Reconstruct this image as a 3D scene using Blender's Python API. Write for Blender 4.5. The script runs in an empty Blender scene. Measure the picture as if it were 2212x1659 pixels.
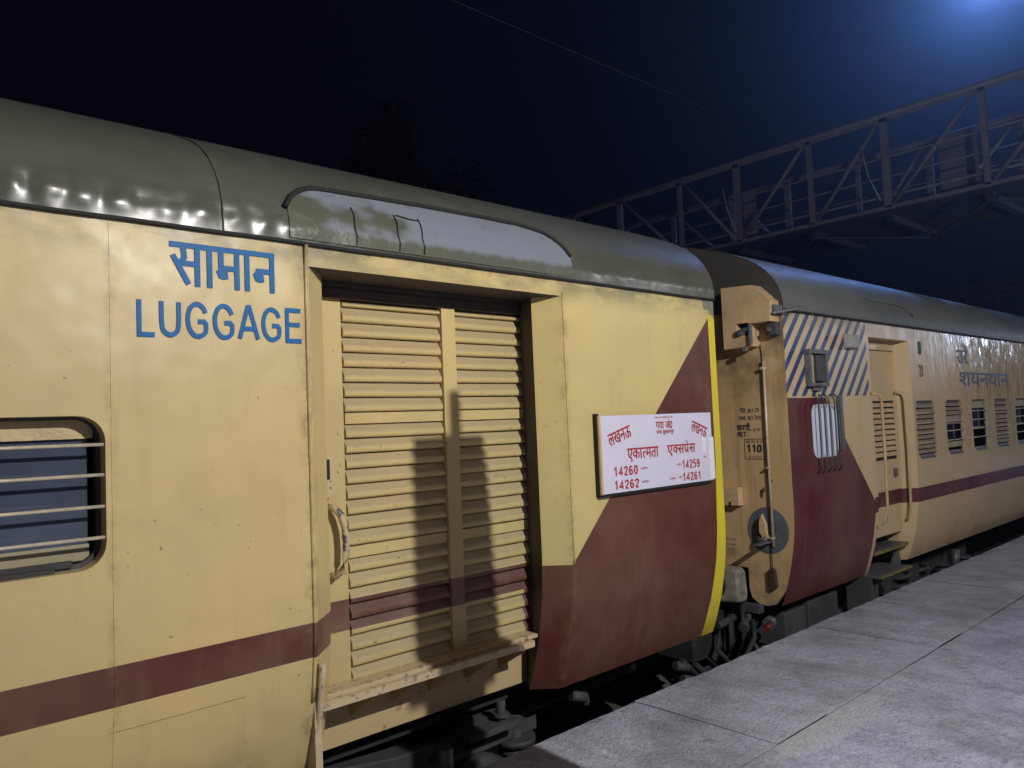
import bpy, bmesh, math, random
from mathutils import Vector, Matrix, noise
R = math.radians
random.seed(7)
S = bpy.context.scene
COL = S.collection

# ------------------------------------------------------------------ camera
CAM = Vector((0, -3, 1.62))
h, p, r = R(47.9), R(3.1), R(2.4)
fwd = Vector((math.cos(h)*math.cos(p), math.sin(h)*math.cos(p), math.sin(p)))
right = Vector((math.sin(h), -math.cos(h), 0)); up = right.cross(fwd)
r2 = right*math.cos(r) - up*math.sin(r); u2 = r2.cross(fwd)
cd = bpy.data.cameras.new('camera'); cam = bpy.data.objects.new('camera', cd); COL.objects.link(cam)
cam.matrix_world = Matrix(((r2.x, u2.x, -fwd.x, CAM.x), (r2.y, u2.y, -fwd.y, CAM.y), (r2.z, u2.z, -fwd.z, CAM.z), (0, 0, 0, 1)))
cd.sensor_width = 36; cd.lens = 1661/2212*36; cd.clip_start = .05; cd.clip_end = 600
S.camera = cam

# ------------------------------------------------------------------ world: night sky
w = bpy.data.worlds.new('World'); S.world = w; w.use_nodes = True
bg = w.node_tree.nodes['Background']
bg.inputs[0].default_value = (.0009, .0011, .0033, 1); bg.inputs[1].default_value = 1.0

# ------------------------------------------------------------------ lamps' light
def point(name, loc, power, col, rad):
    l = bpy.data.lights.new(name, 'POINT'); l.energy = power; l.color = col; l.shadow_soft_size = rad
    o = bpy.data.objects.new(name, l); o.location = loc; COL.objects.link(o); return o
KEY = Vector((2.4, -4.7, 3.8)); BLUE = Vector((50, 9.8, 26.4)); FAR = Vector((25, -3.7, 4.0)); TOP = Vector((-5, -8.0, 9.5))
MID = Vector((11.5, -6.2, 4.3))
point('platform_lamp_light', KEY, 930, (1.0, .955, .92), .018)
point('added_middle_light', MID, 170, (.92, .95, 1.0), .05)  # added lamp, slows the fall-off of light along the second coach
_l = bpy.data.lights.new('mast_floodlight_light', 'SPOT'); _l.energy = 13500; _l.color = (.17, .36, 1.0); _l.shadow_soft_size = .3; _l.spot_size = R(112); _l.spot_blend = .8
_o = bpy.data.objects.new('mast_floodlight_light', _l); COL.objects.link(_o); _o.location = BLUE
_o.rotation_euler = Vector((-.97, -.16, -.10)).to_track_quat('-Z', 'Y').to_euler()
point('far_platform_light', FAR, 560, (.62, .75, 1.0), .10)
point('added_fill_light', TOP, 190, (.85, .9, 1.0), .25)  # added fill lamp, lifts the shadows and the roof

S.view_settings.view_transform = 'Standard'; S.view_settings.look = 'None'
S.view_settings.exposure = 0; S.view_settings.gamma = 1
S.cycles.use_denoising = True
S.cycles.max_bounces = 6; S.cycles.volume_bounces = 0; S.cycles.sample_clamp_indirect = 4
S.cycles.caustics_reflective = False; S.cycles.caustics_refractive = False

# ================================================================== helpers
class N:
    """small node-graph builder"""
    def __init__(s, name, rough=.5, metal=0., spec=.5):
        s.m = bpy.data.materials.new(name); s.m.use_nodes = True; s.t = s.m.node_tree
        s.b = s.t.nodes['Principled BSDF']; s.b.inputs['Roughness'].default_value = rough
        s.b.inputs['Metallic'].default_value = metal; s.b.inputs['Specular IOR Level'].default_value = spec
        g = s.t.nodes.new('ShaderNodeNewGeometry'); s.pos = g.outputs['Position']
        q = s.t.nodes.new('ShaderNodeSeparateXYZ'); s.t.links.new(s.pos, q.inputs[0]); s.X, s.Y, s.Z = q.outputs
    def put(s, sock, v):
        if isinstance(v, bpy.types.NodeSocket): s.t.links.new(v, sock)
        elif isinstance(v, (tuple, list)): sock.default_value = tuple(v) + ((1,) if len(v) == 3 and len(sock.default_value) == 4 else ())
        else: sock.default_value = v
    def M(s, op, a, b=0., c=None):
        n = s.t.nodes.new('ShaderNodeMath'); n.operation = op; s.put(n.inputs[0], a); s.put(n.inputs[1], b)
        if c is not None: s.put(n.inputs[2], c)
        return n.outputs[0]
    def gt(s, a, b): return s.M('GREATER_THAN', a, b)
    def lt(s, a, b): return s.M('LESS_THAN', a, b)
    def AND(s, *a):
        o = a[0]
        for x in a[1:]: o = s.M('MULTIPLY', o, x)
        return o
    def OR(s, a, b): return s.M('MAXIMUM', a, b)
    def map(s, v, a, b, c=0., d=1.):
        n = s.t.nodes.new('ShaderNodeMapRange'); s.put(n.inputs[0], v)
        for i, x in enumerate((a, b, c, d)): n.inputs[i+1].default_value = x
        n.clamp = True; return n.outputs[0]
    def noise(s, scale, detail=4, rough=.6, stretch=None, dist=0.):
        v = s.pos
        if stretch:
            m = s.t.nodes.new('ShaderNodeMapping'); s.t.links.new(v, m.inputs[0]); m.inputs['Scale'].default_value = stretch; v = m.outputs[0]
        n = s.t.nodes.new('ShaderNodeTexNoise'); s.t.links.new(v, n.inputs['Vector']); n.inputs['Scale'].default_value = scale
        n.inputs['Detail'].default_value = detail; n.inputs['Roughness'].default_value = rough; n.inputs['Distortion'].default_value = dist
        return n.outputs['Fac']
    def vor(s, scale, feature='F1', stretch=None):
        v = s.pos
        if stretch:
            m = s.t.nodes.new('ShaderNodeMapping'); s.t.links.new(v, m.inputs[0]); m.inputs['Scale'].default_value = stretch; v = m.outputs[0]
        n = s.t.nodes.new('ShaderNodeTexVoronoi'); n.feature = feature; s.t.links.new(v, n.inputs['Vector']); n.inputs['Scale'].default_value = scale
        return n.outputs['Distance']
    def mix(s, f, a, b):
        n = s.t.nodes.new('ShaderNodeMix'); n.data_type = 'RGBA'; s.put(n.inputs[0], f); s.put(n.inputs[6], a); s.put(n.inputs[7], b)
        return n.outputs[2]
    def col(s, v): s.put(s.b.inputs['Base Color'], v); return s
    def rough(s, v): s.put(s.b.inputs['Roughness'], v); return s
    def bump(s, hgt, strength=.3, dist=.01):
        n = s.t.nodes.new('ShaderNodeBump'); n.inputs['Strength'].default_value = strength; n.inputs['Distance'].default_value = dist
        s.put(n.inputs['Height'], hgt); s.t.links.new(n.outputs[0], s.b.inputs['Normal']); return s

def simple(name, c, rough=.5, metal=0., var=.25, scale=6, bump=.0, spec=.5):
    n = N(name, rough, metal, spec); f = n.map(n.noise(scale, 6, .65), .3, .7)
    d = tuple(x*(1-var) for x in c); l = tuple(min(1, x*(1+var*.6)) for x in c)
    n.col(n.mix(f, d, l))
    if bump: n.bump(n.noise(scale*6, 4), bump, .01)
    return n.m
def emit(name, c, s):
    m = bpy.data.materials.new(name); m.use_nodes = True; b = m.node_tree.nodes['Principled BSDF']
    b.inputs['Base Color'].default_value = (*c, 1); b.inputs['Emission Color'].default_value = (*c, 1); b.inputs['Emission Strength'].default_value = s; return m

class MB:
    def __init__(s): s.bm = bmesh.new()
    def quad(s, *ps): return s.bm.faces.new([s.bm.verts.new(q) for q in ps])
    def box(s, a, b, M=None):
        x0, y0, z0 = a; x1, y1, z1 = b
        v = [s.bm.verts.new(q) for q in ((x0,y0,z0),(x1,y0,z0),(x1,y1,z0),(x0,y1,z0),(x0,y0,z1),(x1,y0,z1),(x1,y1,z1),(x0,y1,z1))]
        fs = [s.bm.faces.new([v[i] for i in f]) for f in ((0,3,2,1),(4,5,6,7),(0,1,5,4),(1,2,6,5),(2,3,7,6),(3,0,4,7))]
        if M: 
            for q in v: q.co = M @ q.co
        return s
    def prism(s, pts, axis, a, b):
        """pts 2D polygon extruded along axis from a to b (axis 0: pts=(y,z); 1: (x,z); 2: (x,y))"""
        def P(q, t): return [(t, q[0], q[1]), (q[0], t, q[1]), (q[0], q[1], t)][axis]
        A = [s.bm.verts.new(P(q, a)) for q in pts]; B = [s.bm.verts.new(P(q, b)) for q in pts]
        s.bm.faces.new(A); s.bm.faces.new(B[::-1]); n = len(pts)
        for i in range(n): s.bm.faces.new((A[i], B[i], B[(i+1) % n], A[(i+1) % n]))
        return s
    def tube(s, pts, rad, seg=8, caps=True):
        pts = [Vector(q) for q in pts]; rings = []
        for i, q in enumerate(pts):
            d = (pts[min(i+1, len(pts)-1)] - pts[max(i-1, 0)]).normalized()
            a = d.cross(Vector((0, 0, 1)) if abs(d.z) < .9 else Vector((1, 0, 0))).normalized(); b = d.cross(a)
            rr = rad[i] if isinstance(rad, (list, tuple)) else rad
            rings.append([s.bm.verts.new(q + (a*math.cos(2*math.pi*k/seg) + b*math.sin(2*math.pi*k/seg))*rr) for k in range(seg)])
        for A, B in zip(rings, rings[1:]):
            for k in range(seg):
                f = s.bm.faces.new((A[k], A[(k+1) % seg], B[(k+1) % seg], B[k])); f.smooth = seg > 5
        if caps: s.bm.faces.new(rings[0][::-1]); s.bm.faces.new(rings[-1])
        return s
    def bar(s, a, b, w, hh):
        a, b = Vector(a), Vector(b); d = (b-a); L = d.length; d.normalize()
        sd = d.cross(Vector((0, 0, 1)) if abs(d.z) < .95 else Vector((1, 0, 0))).normalized(); u = sd.cross(d)
        M = Matrix((sd, d, u)).transposed().to_4x4(); M.translation = a
        return s.box((-w/2, 0, -hh/2), (w/2, L, hh/2), M)
    def grid(s, f, us, vs, smooth=True):
        V = [[s.bm.verts.new(f(u, v)) for v in vs] for u in us]
        for i in range(len(us)-1):
            for j in range(len(vs)-1):
                q = s.bm.faces.new((V[i][j], V[i+1][j], V[i+1][j+1], V[i][j+1])); q.smooth = smooth
        return s
    def build(s, name, mat, parent=None, bevel=0):
        bmesh.ops.recalc_face_normals(s.bm, faces=s.bm.faces) if len(s.bm.faces) < 60000 else None
        me = bpy.data.meshes.new(name); s.bm.to_mesh(me); s.bm.free()
        o = bpy.data.objects.new(name, me); COL.objects.link(o)
        for m in (mat if isinstance(mat, list) else [mat]): me.materials.append(m)
        if parent:
            o.parent = parent
            off = Vector((0, 0, 0)); q = parent
            while q: off += q.location; q = q.parent
            if off.length: me.transform(Matrix.Translation(-off))
        if bevel:
            m = o.modifiers.new('bevel', 'BEVEL'); m.width = bevel; m.segments = 2; m.limit_method = 'ANGLE'
        return o
def thing(name, label, cat, loc=(0, 0, 0), group=None):
    o = bpy.data.objects.new(name, None); COL.objects.link(o); o.location = loc; o.empty_display_size = .2
    o['label'] = label; o['category'] = cat
    if group: o['group'] = group
    return o
def tag(o, label, cat, group=None):
    o['label'] = label; o['category'] = cat
    if group: o['group'] = group
    return o
def struct(o, kind='structure'): o['kind'] = kind; return o
def copy_tree(o, parent=None, loc=None):
    c = o.copy(); COL.objects.link(c); c.parent = parent
    if loc is not None: c.location = loc
    for ch in list(o.children): copy_tree(ch, c)
    return c
def frange(a, b, st):
    n = max(1, round((b-a)/st)); return [a+(b-a)*i/n for i in range(n+1)]

# ================================================================== coach section
PROF = [(.15,.13),(.125,.19),(.105,.25),(.06,.4),(.03,.55),(.012,.67),(.004,.77),(0,.88),(0,1.2),(0,1.6),(0,2.0),(0,2.43)]
ROOF = [(-.012,2.43),(-.014,2.50),(0.0,2.57),(.022,2.63),(.062,2.70),(.12,2.77),(.20,2.835),(.30,2.895),(.44,2.96),(.62,3.035),(.85,3.105),(1.2,3.17),(1.62,3.20),
        (2.04,3.17),(2.39,3.105),(2.62,3.035),(2.8,2.96),(3.0,2.87),(3.12,2.77),(3.22,2.62),(3.25,2.43)]
def sy(z):
    if z <= PROF[0][1]: return PROF[0][0]
    for (ya, za), (yb, zb) in zip(PROF, PROF[1:]):
        if z <= zb: return ya+(yb-ya)*(z-za)/(zb-za)
    for (ya, za), (yb, zb) in zip(ROOF, ROOF[1:]):
        if z <= zb: return ya+(yb-ya)*(z-za)/(zb-za)
    return 0
def side(mb, X0, X1, z0=.13, z1=2.43, step=.12):
    zs = [z0] + [z for _, z in PROF if z0 < z < z1] + [z1]
    mb.grid(lambda x, z: (x, sy(z), z), frange(X0, X1, step), zs)
def rrect(x0, x1, z0, z1, rad, n=6, rads=None):
    out = []
    for (cx, cz, a0, rr) in ((x1, z1, 0, 0), (x0, z1, 90, 1), (x0, z0, 180, 2), (x1, z0, 270, 3)):
        q = (rads or [rad]*4)[rr]
        ox = cx-q if cx == x1 else cx+q; oz = cz-q if cz == z1 else cz+q
        for k in range(n+1):
            a = R(a0+90*k/n); out.append((ox+q*math.cos(a), oz+q*math.sin(a)))
    return out
def side_hole(mb, X0, X1, holes, za=.88, zb=2.43):
    """flat upper side with rounded openings; each hole gets an inward reveal"""
    side(mb, X0, X1, .13, za)
    bm = mb.bm; edges = []
    def loop(pts):
        v = [bm.verts.new((x, 0, z)) for x, z in pts]
        for i in range(len(v)): edges.append(bm.edges.new((v[i], v[(i+1) % len(v)])))
        return v
    loop([(X0, za), (X1, za), (X1, zb), (X0, zb)])
    for pts, depth in holes: loop(pts)
    bmesh.ops.triangle_fill(bm, use_beauty=True, use_dissolve=False, edges=edges)
    for pts, depth in holes:
        n = len(pts); A = [bm.verts.new((x, 0, z)) for x, z in pts]; B = [bm.verts.new((x, depth, z)) for x, z in pts]
        for i in range(n):
            f = bm.faces.new((A[i], A[(i+1) % n], B[(i+1) % n], B[i])); f.smooth = True

# ================================================================== materials
CREAM = (.64, .475, .205); CREAM_D = (.43, .31, .15); MAROON = (.086, .0175, .013)
def weather(n, base, z_eave=2.43, amt=1.0):
    """mottling, streaks, grime with shapes of their own on top of a paint colour"""
    c = n.mix(n.map(n.noise(1.3, 5, .6), .35, .7, 0, .6*amt), base, n.mix(.45, base, (.34, .25, .17)))
    st = n.map(n.noise(3.0, 5, .65, (3.2, 1, .3)), .55, .8, 0, .24*amt)
    c = n.mix(st, c, (.27, .20, .12))
    gr = n.AND(n.map(n.Z, z_eave-.15, z_eave, 0, 1), n.map(n.noise(2.6, 5, .65, (1, 1, 2.2)), .40, .58, 0, .85*amt))
    c = n.mix(gr, c, (.14, .13, .085))
    if amt == 1.:
        ge = n.OR(n.map(n.M('ABSOLUTE', n.M('SUBTRACT', n.X, 1.54)), .0, .06, 1, 0), n.OR(n.map(n.M('ABSOLUTE', n.M('SUBTRACT', n.X, .776)), .0, .03, .8, 0), n.map(n.M('ABSOLUTE', n.M('SUBTRACT', n.X, 3.12)), .0, .05, .9, 0)))
        c = n.mix(n.AND(ge, n.map(n.noise(9, 6, .7), .46, .66, 0, .75)), c, (.20, .145, .07))
        c = n.mix(n.AND(n.map(n.noise(2.0, 5, .65), .50, .72, 0, .30), n.lt(n.X, 3)), c, (.36, .28, .17))
    sp = n.AND(n.map(n.noise(42, 3, .5), .67, .73, 0, .7*amt), n.map(n.noise(2.2, 2), .42, .56))
    c = n.mix(sp, c, (.14, .08, .035))
    lo = n.AND(n.map(n.Z, .42, .12, 0, 1), n.map(n.noise(4, 5), .4, .7, 0, .55*amt))
    return n.mix(lo, c, (.10, .065, .05))
def livery1(name, extra=None):
    n = N(name, .42, 0, .35)
    band = n.AND(n.gt(n.Z, .690), n.lt(n.Z, .834))
    low = n.AND(n.gt(n.X, 2.985), n.lt(n.Z, .836))
    diag = n.AND(n.gt(n.X, n.M('MULTIPLY_ADD', n.Z, .982, 3.112-.836*.982)), n.gt(n.Z, .835))
    mar = n.OR(n.OR(band, low), diag)
    yl = n.AND(n.gt(n.X, n.M('ADD', 4.556, n.M('MULTIPLY', n.M('MINIMUM', n.M('SUBTRACT', n.Z, 1.35), 0.), .055))), n.lt(n.Z, 2.33))
    gy = n.gt(n.M('ADD', n.M('ADD', n.X, n.Z), n.map(n.noise(9, 3), .3, .7, -.05, .05)), 6.90)
    cream = n.mix(n.map(n.noise(.55, 3, .5), .35, .65), CREAM, (.58, .47, .215))
    cream = n.mix(n.map(n.X, 1.2, 3.6, 0, .55), cream, (.655, .56, .205))
    mr = n.mix(n.map(n.noise(1.7, 4), .35, .7), MAROON, (.105, .030, .024))
    c = n.mix(mar, cream, mr); c = n.mix(yl, c, (.72, .60, .02)); c = n.mix(gy, c, (.20, .21, .17))
    c = weather(n, c)
    nn = n.t.nodes.new('ShaderNodeNewGeometry'); q = n.t.nodes.new('ShaderNodeSeparateXYZ'); n.t.links.new(nn.outputs['True Normal'], q.inputs[0])
    dust = n.AND(n.map(n.M('ADD', q.outputs[2], n.M('MULTIPLY', n.noise(5, 4), .3)), .24, .45, 0, .5), n.lt(n.Z, 2.3), n.gt(n.Y, .2)); c = n.mix(dust, c, n.mix(mar, (.30, .25, .20), (.16, .10, .10)))
    chip = n.AND(n.gt(n.noise(70, 2, .5), .69), n.gt(n.X, 4.43), n.lt(n.X, 4.53), n.gt(n.Z, 1.68), n.lt(n.Z, 2.14)); c = n.mix(chip, c, (.62, .58, .6))
    n.col(c); n.rough(n.map(n.noise(5, 4), .3, .7, .30, .5))
    n.bump(n.M('ADD', n.M('MULTIPLY', n.noise(1.4, 3), 3.4), n.M('MULTIPLY', n.noise(60, 2), .012)), .35, .02)
    return n.m
def livery2(name):
    n = N(name, .38, 0, .38)
    band = n.AND(n.gt(n.Z, .703), n.lt(n.Z, .842), n.gt(n.X, 7.04))
    mar = n.AND(n.lt(n.X, 7.045), n.lt(n.Z, 1.745), n.lt(n.X, n.M('MULTIPLY_ADD', n.Z, -.886, 6.21+1.747*.886)))
    st = n.AND(n.lt(n.X, 7.06), n.gt(n.Z, 1.757),
               n.lt(n.M('FRACT', n.M('DIVIDE', n.M('ADD', n.M('MULTIPLY_ADD', n.Z, -.93, 20.0), n.X), .158)), .44))
    cream = n.mix(n.map(n.noise(.8, 3), .35, .65), (.66, .485, .275), (.58, .45, .275))
    c = n.mix(n.OR(band, mar), cream, n.mix(n.map(n.noise(2, 4), .35, .7), (.085, .008, .016), (.105, .014, .020)))
    c = n.mix(st, c, (.012, .050, .17))
    c = weather(n, c, 2.44, .8)
    n.col(c); n.rough(n.M('MULTIPLY', n.map(n.noise(5, 4), .3, .7, .30, .46), n.map(n.X, 8.5, 10.2, 1, .55)))
    wav = n.AND(n.map(n.X, 8.0, 10.5, .1, 1.0), n.map(n.Z, 1.35, 1.85, .12, 1.0))
    n.bump(n.AND(wav, n.M('ADD', n.noise(3.6, 2, .5, (1.3, 1, .5)), n.M('MULTIPLY', n.noise(11, 2, .5, (1.5, 1, .5)), .30))), .75, .06)
    return n.m
M1 = livery1('coach_paint_luggage'); M2 = livery2('coach_paint_passenger')
def roofmat(name, tint):
    n = N(name, .42, 0, .5 if 'olive' in name else .1)
    c = n.mix(n.map(n.noise(1.2, 5, .6, (.6, 1, 1.6)), .35, .7), tint, tuple(x*.68 for x in tint))
    c = n.mix(n.map(n.noise(7, 4, .6, (2, 1, .5)), .62, .72, 0, .45), c, (.16, .145, .085))
    n.col(c); n.rough(n.M('ADD', n.map(n.noise(6, 4), .3, .7, .40 if 'olive' in name else .5, .58), n.map(n.Z, 2.54, 2.64, -.20 if 'olive' in name else 0, 0))); n.bump(n.noise(2.2, 3), .35, .03); return n.m
ROOF1 = roofmat('roof_paint_olive', (.092, .095, .075)); ROOF2 = roofmat('roof_paint_grey', (.155, .165, .150))
SILVER = N('silver_roof_patch', .36, .0)
_g = SILVER.M('ADD', SILVER.noise(3.2, 3, .5, (1, 1, 1.6)), SILVER.map(SILVER.X, 1.5, 2.4, .20, -.14))
_e = SILVER.map(SILVER.M('ADD', SILVER.Z, SILVER.M('MULTIPLY', SILVER.noise(9, 2, .5, (1.2, 1, .4)), .06)), 2.525, 2.555, 1, 0)
_f = SILVER.OR(SILVER.map(_g, .50, .62), _e)
SILVER.col(SILVER.mix(_f, (.20, .22, .26), (.095, .10, .072))); SILVER.bump(SILVER.noise(4, 4), .5, .03); SILVER = SILVER.m
DARK = simple('dark_underframe', (.030, .030, .033), .75, 0, .4, 8, .5)
GUTTER = simple('gutter_black', (.012, .012, .011), .8)
GREYBOX = simple('underframe_grey', (.065, .068, .072), .7, 0, .35, 5, .4)
ENDM = N('end_wall_paint', .5)
_c = ENDM.mix(ENDM.map(ENDM.noise(1.5, 5), .35, .65), (.64, .44, .235), (.54, .37, .19))
_c = ENDM.mix(ENDM.AND(ENDM.map(ENDM.M('ADD', ENDM.Z, ENDM.M('MULTIPLY', ENDM.noise(4, 4), .5)), 1.9, 2.25), ENDM.map(ENDM.noise(3, 5), .38, .62, 0, .8)), _c, (.13, .09, .05))
_c = ENDM.mix(ENDM.AND(ENDM.lt(ENDM.Z, .55), ENDM.map(ENDM.noise(5, 5), .45, .65, 0, .6)), _c, (.17, .13, .10))
_c = ENDM.mix(ENDM.map(ENDM.noise(3.5, 5, .65, (1, 3, .3)), .55, .75, 0, .5), _c, (.22, .12, .05))
_c = ENDM.mix(ENDM.gt(ENDM.Z, 2.47), _c, (.060, .055, .048))
ENDM.col(_c).bump(ENDM.noise(3, 4), .3, .02); ENDM = ENDM.m
SHUT = simple('window_shutter_paint', (.36, .28, .20), .45, 0, .35, 12, .3)
BOXM = simple('fitting_cream_paint', (.62, .44, .25), .5, 0, .25, 5, .2)
CREAMP = simple('cream_enamel', (.55, .42, .23), .4, 0, .22, 8, .3)
HANDLEP = N('worn_handle_paint', .4)
HANDLEP.col(HANDLEP.mix(HANDLEP.map(HANDLEP.noise(16, 3), .56, .6), (.56, .44, .26), (.09, .085, .10))); HANDLEP = HANDLEP.m
SILLM = N('scuffed_sill_paint', .6)
SILLM.col(SILLM.mix(SILLM.map(SILLM.noise(24, 4, .6), .56, .66, 0, .8), (.55, .43, .27), (.16, .12, .09))).bump(SILLM.noise(30, 4), .8, .01); SILLM = SILLM.m
SKIRTM = N('skirt_paint', .5)
SKIRTM.col(SKIRTM.mix(SKIRTM.map(SKIRTM.noise(7, 5, .7), .60, .68, 0, .8), (.55, .42, .225), (.13, .07, .04))); SKIRTM = SKIRTM.m
STEEL = simple('worn_steel', (.34, .34, .35), .45, .6, .3, 12, .2)
STEELD = simple('dull_steel', (.17, .17, .18), .5, .4, .3, 12, .2)
BLUEP = simple('blue_lettering', (.004, .12, .33), .5, 0, .12, 12, 0, .2)
REDP = simple('red_lettering', (.42, .018, .022), .5, 0, .15, 30)
INK = simple('navy_lettering', (.022, .022, .045), .6, 0, .4, 30)
FADED = simple('faded_lettering', (.10, .085, .075), .6, 0, .3, 40)
WHITEB = simple('board_white', (.68, .66, .80), .4, 0, .04, 5)
PAPER = simple('sticker_paper', (.80, .81, .88), .5, 0, .04, 30)
GLASSD = N('window_glass', .08, 0, .6); GLASSD.col((.012, .02, .06)); GLASSD = GLASSD.m
INTER = simple('coach_interior', (.06, .09, .17), .7, 0, .3, 3)
INTERC = simple('coach_interior_cream', (.38, .33, .21), .6, 0, .2, 3)
BARM = simple('window_bar_paint', (.56, .48, .36), .4, .2, .25, 20)

# ------------------------------------------------------------------ lettering
GL = {  # stroke glyphs on a unit-high cell: (advance, [polylines])
 'L': (.62, [[(.08,1),(.08,.0),(.56,.0)]]),
 'U': (.78, [[(.08,1),(.08,.28),(.16,.09),(.36,0),(.56,.09),(.64,.28),(.64,1)]]),
 'G': (.84, [[(.68,.72),(.60,.90),(.40,1.0),(.20,.92),(.09,.70),(.07,.45),(.13,.2),(.28,.03),(.46,0),(.62,.08),(.69,.18),(.69,.46),(.42,.46)]]),
 'A': (.76, [[(.03,0),(.34,1),(.40,1),(.71,0)],[(.14,.32),(.60,.32)]]),
 'E': (.70, [[(.62,1),(.08,1),(.08,0),(.64,0)],[(.08,.53),(.58,.53)]]),
 'T': (.68, [[(.02,1),(.64,1)],[(.33,1),(.33,0)]]),
 'R': (.74, [[(.08,0),(.08,1),(.45,1),(.60,.9),(.60,.66),(.45,.54),(.08,.54)],[(.40,.54),(.64,0)]]),
 'O': (.80, [[(.37,1),(.16,.88),(.07,.5),(.16,.12),(.37,0),(.58,.12),(.67,.5),(.58,.88),(.37,1)]]),
 'N': (.78, [[(.08,0),(.08,1),(.64,0),(.64,1)]]),
 'K': (.72, [[(.08,0),(.08,1)],[(.62,1),(.08,.4)],[(.26,.6),(.66,0)]]),
 'M': (.88, [[(.08,0),(.08,1),(.41,.1),(.74,1),(.74,0)]]),
 'P': (.70, [[(.08,0),(.08,1),(.45,1),(.60,.9),(.60,.58),(.45,.46),(.08,.46)]]),
 'H': (.78, [[(.08,0),(.08,1)],[(.64,0),(.64,1)],[(.08,.52),(.64,.52)]]),
 'D': (.78, [[(.08,0),(.08,1),(.40,1),(.60,.86),(.66,.5),(.60,.14),(.40,0),(.08,0)]]),
 'W': (1.0, [[(.02,1),(.24,0),(.47,.95),(.70,0),(.92,1)]]),
 'I': (.26, [[(.10,0),(.10,1)]]), '.': (.24, [[(.08,.0),(.08,.08)]]), '-': (.45, [[(.04,.42),(.38,.42)]]), ' ': (.4, []),
 '0': (.62, [[(.28,1),(.12,.9),(.06,.5),(.12,.1),(.28,0),(.44,.1),(.50,.5),(.44,.9),(.28,1)]]),
 '1': (.62, [[(.10,.76),(.34,1.0),(.34,0)]]),
 '2': (.62, [[(.06,.74),(.12,.93),(.28,1),(.45,.92),(.49,.74),(.42,.54),(.06,.02),(.52,.02)]]),
 '3': (.62, [[(.06,.85),(.26,1),(.46,.88),(.46,.64),(.24,.54),(.48,.42),(.50,.16),(.28,0),(.05,.12)]]),
 '4': (.62, [[(.40,0),(.40,1),(.03,.27),(.54,.27)]]),
 '5': (.62, [[(.48,1),(.12,1),(.08,.54),(.28,.62),(.46,.52),(.50,.30),(.42,.08),(.26,0),(.06,.1)]]),
 '6': (.62, [[(.48,.84),(.32,1),(.14,.9),(.06,.5),(.10,.12),(.28,0),(.45,.08),(.50,.3),(.42,.52),(.26,.58),(.08,.42)]]),
 '7': (.62, [[(.04,1),(.52,1),(.22,0)]]),
 '8': (.62, [[(.28,.54),(.10,.68),(.12,.92),(.28,1),(.44,.92),(.46,.68),(.28,.54),(.06,.34),(.10,.08),(.28,0),(.46,.08),(.50,.34),(.28,.54)]]),
 '9': (.62, [[(.50,.56),(.30,.42),(.12,.5),(.06,.72),(.14,.94),(.30,1),(.46,.9),(.50,.5),(.44,.1),(.26,0),(.08,.12)]]),
}
def stroke_polys(text, wd=.15, track=0.):
    """2D quads for a text of height 1, mitred strokes"""
    out = []; x = 0
    for ch in text:
        adv, lines = GL[ch]
        for L in lines:
            pts = [Vector((x+a, b)) for a, b in chaikin(L)]; closed = (pts[0]-pts[-1]).length < 1e-6 and len(pts) > 2
            n = len(pts); Ls = []; Rs = []
            for i in range(n):
                d1 = pts[i]-pts[i-1] if i > 0 else (pts[-1]-pts[-2] if closed else pts[1]-pts[0])
                d2 = pts[i+1]-pts[i] if i < n-1 else (pts[1]-pts[0] if closed else pts[-1]-pts[-2])
                d1 = d1.normalized(); d2 = d2.normalized(); n1 = Vector((-d1.y, d1.x)); n2 = Vector((-d2.y, d2.x))
                m = (n1+n2); m = m.normalized() if m.length > 1e-4 else n1; k = min(2.0, 1/max(.3, m.dot(n1)))
                Ls.append(pts[i]+m*wd/2*k); Rs.append(pts[i]-m*wd/2*k)
            for i in range(n-1): out.append([Ls[i], Ls[i+1], Rs[i+1], Rs[i]])
        x += adv+track
    return out, x-track
def font_polys(text, bold=.012, clip=None):
    c = bpy.data.curves.new('t', 'FONT'); c.body = text; c.size = 1; c.offset = bold; c.resolution_u = 5
    o = bpy.data.objects.new('t', c); COL.objects.link(o); dg = bpy.context.evaluated_depsgraph_get()
    me = o.evaluated_get(dg).to_mesh(); bm = bmesh.new(); bm.from_mesh(me)
    if clip is not None:
        bmesh.ops.bisect_plane(bm, geom=bm.verts[:]+bm.edges[:]+bm.faces[:], plane_co=(clip, 0, 0), plane_no=(1, 0, 0), clear_outer=True)
    out = [[Vector((v.co.x, v.co.y)) for v in f.verts] for f in bm.faces]
    xs = [v.co.x for v in bm.verts] or [0]; ext = (min(xs), max(xs)); bm.free()
    bpy.data.objects.remove(o); bpy.data.curves.remove(c); return out, ext
def deva(pieces, bold=.012):
    """words set from glyph runs; (run, fraction) keeps only the left part of the run: a half form"""
    out = []; x = 0
    for q in pieces:
        t, fr = q if isinstance(q, tuple) else (q, 1)
        if t == '~r':
            out.append([Vector((x-.50, .16)), Vector((x-.45, .20)), Vector((x-.24, .045)), Vector((x-.29, .0))]); continue
        if t == '^e':
            out.append([Vector((x-.09, .64)), Vector((x-.13, .64)), Vector((x-.34, .86)), Vector((x-.27, .90))]); continue
        if t == ' ': x += .3; continue
        P, e = font_polys(t, bold)
        if fr < 1: P, e = font_polys(t, bold, e[0]+(e[1]-e[0])*fr)
        out += [[v+Vector((x-e[0], 0)) for v in f] for f in P]; x += e[1]-e[0]-.012
    return out, x
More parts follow.
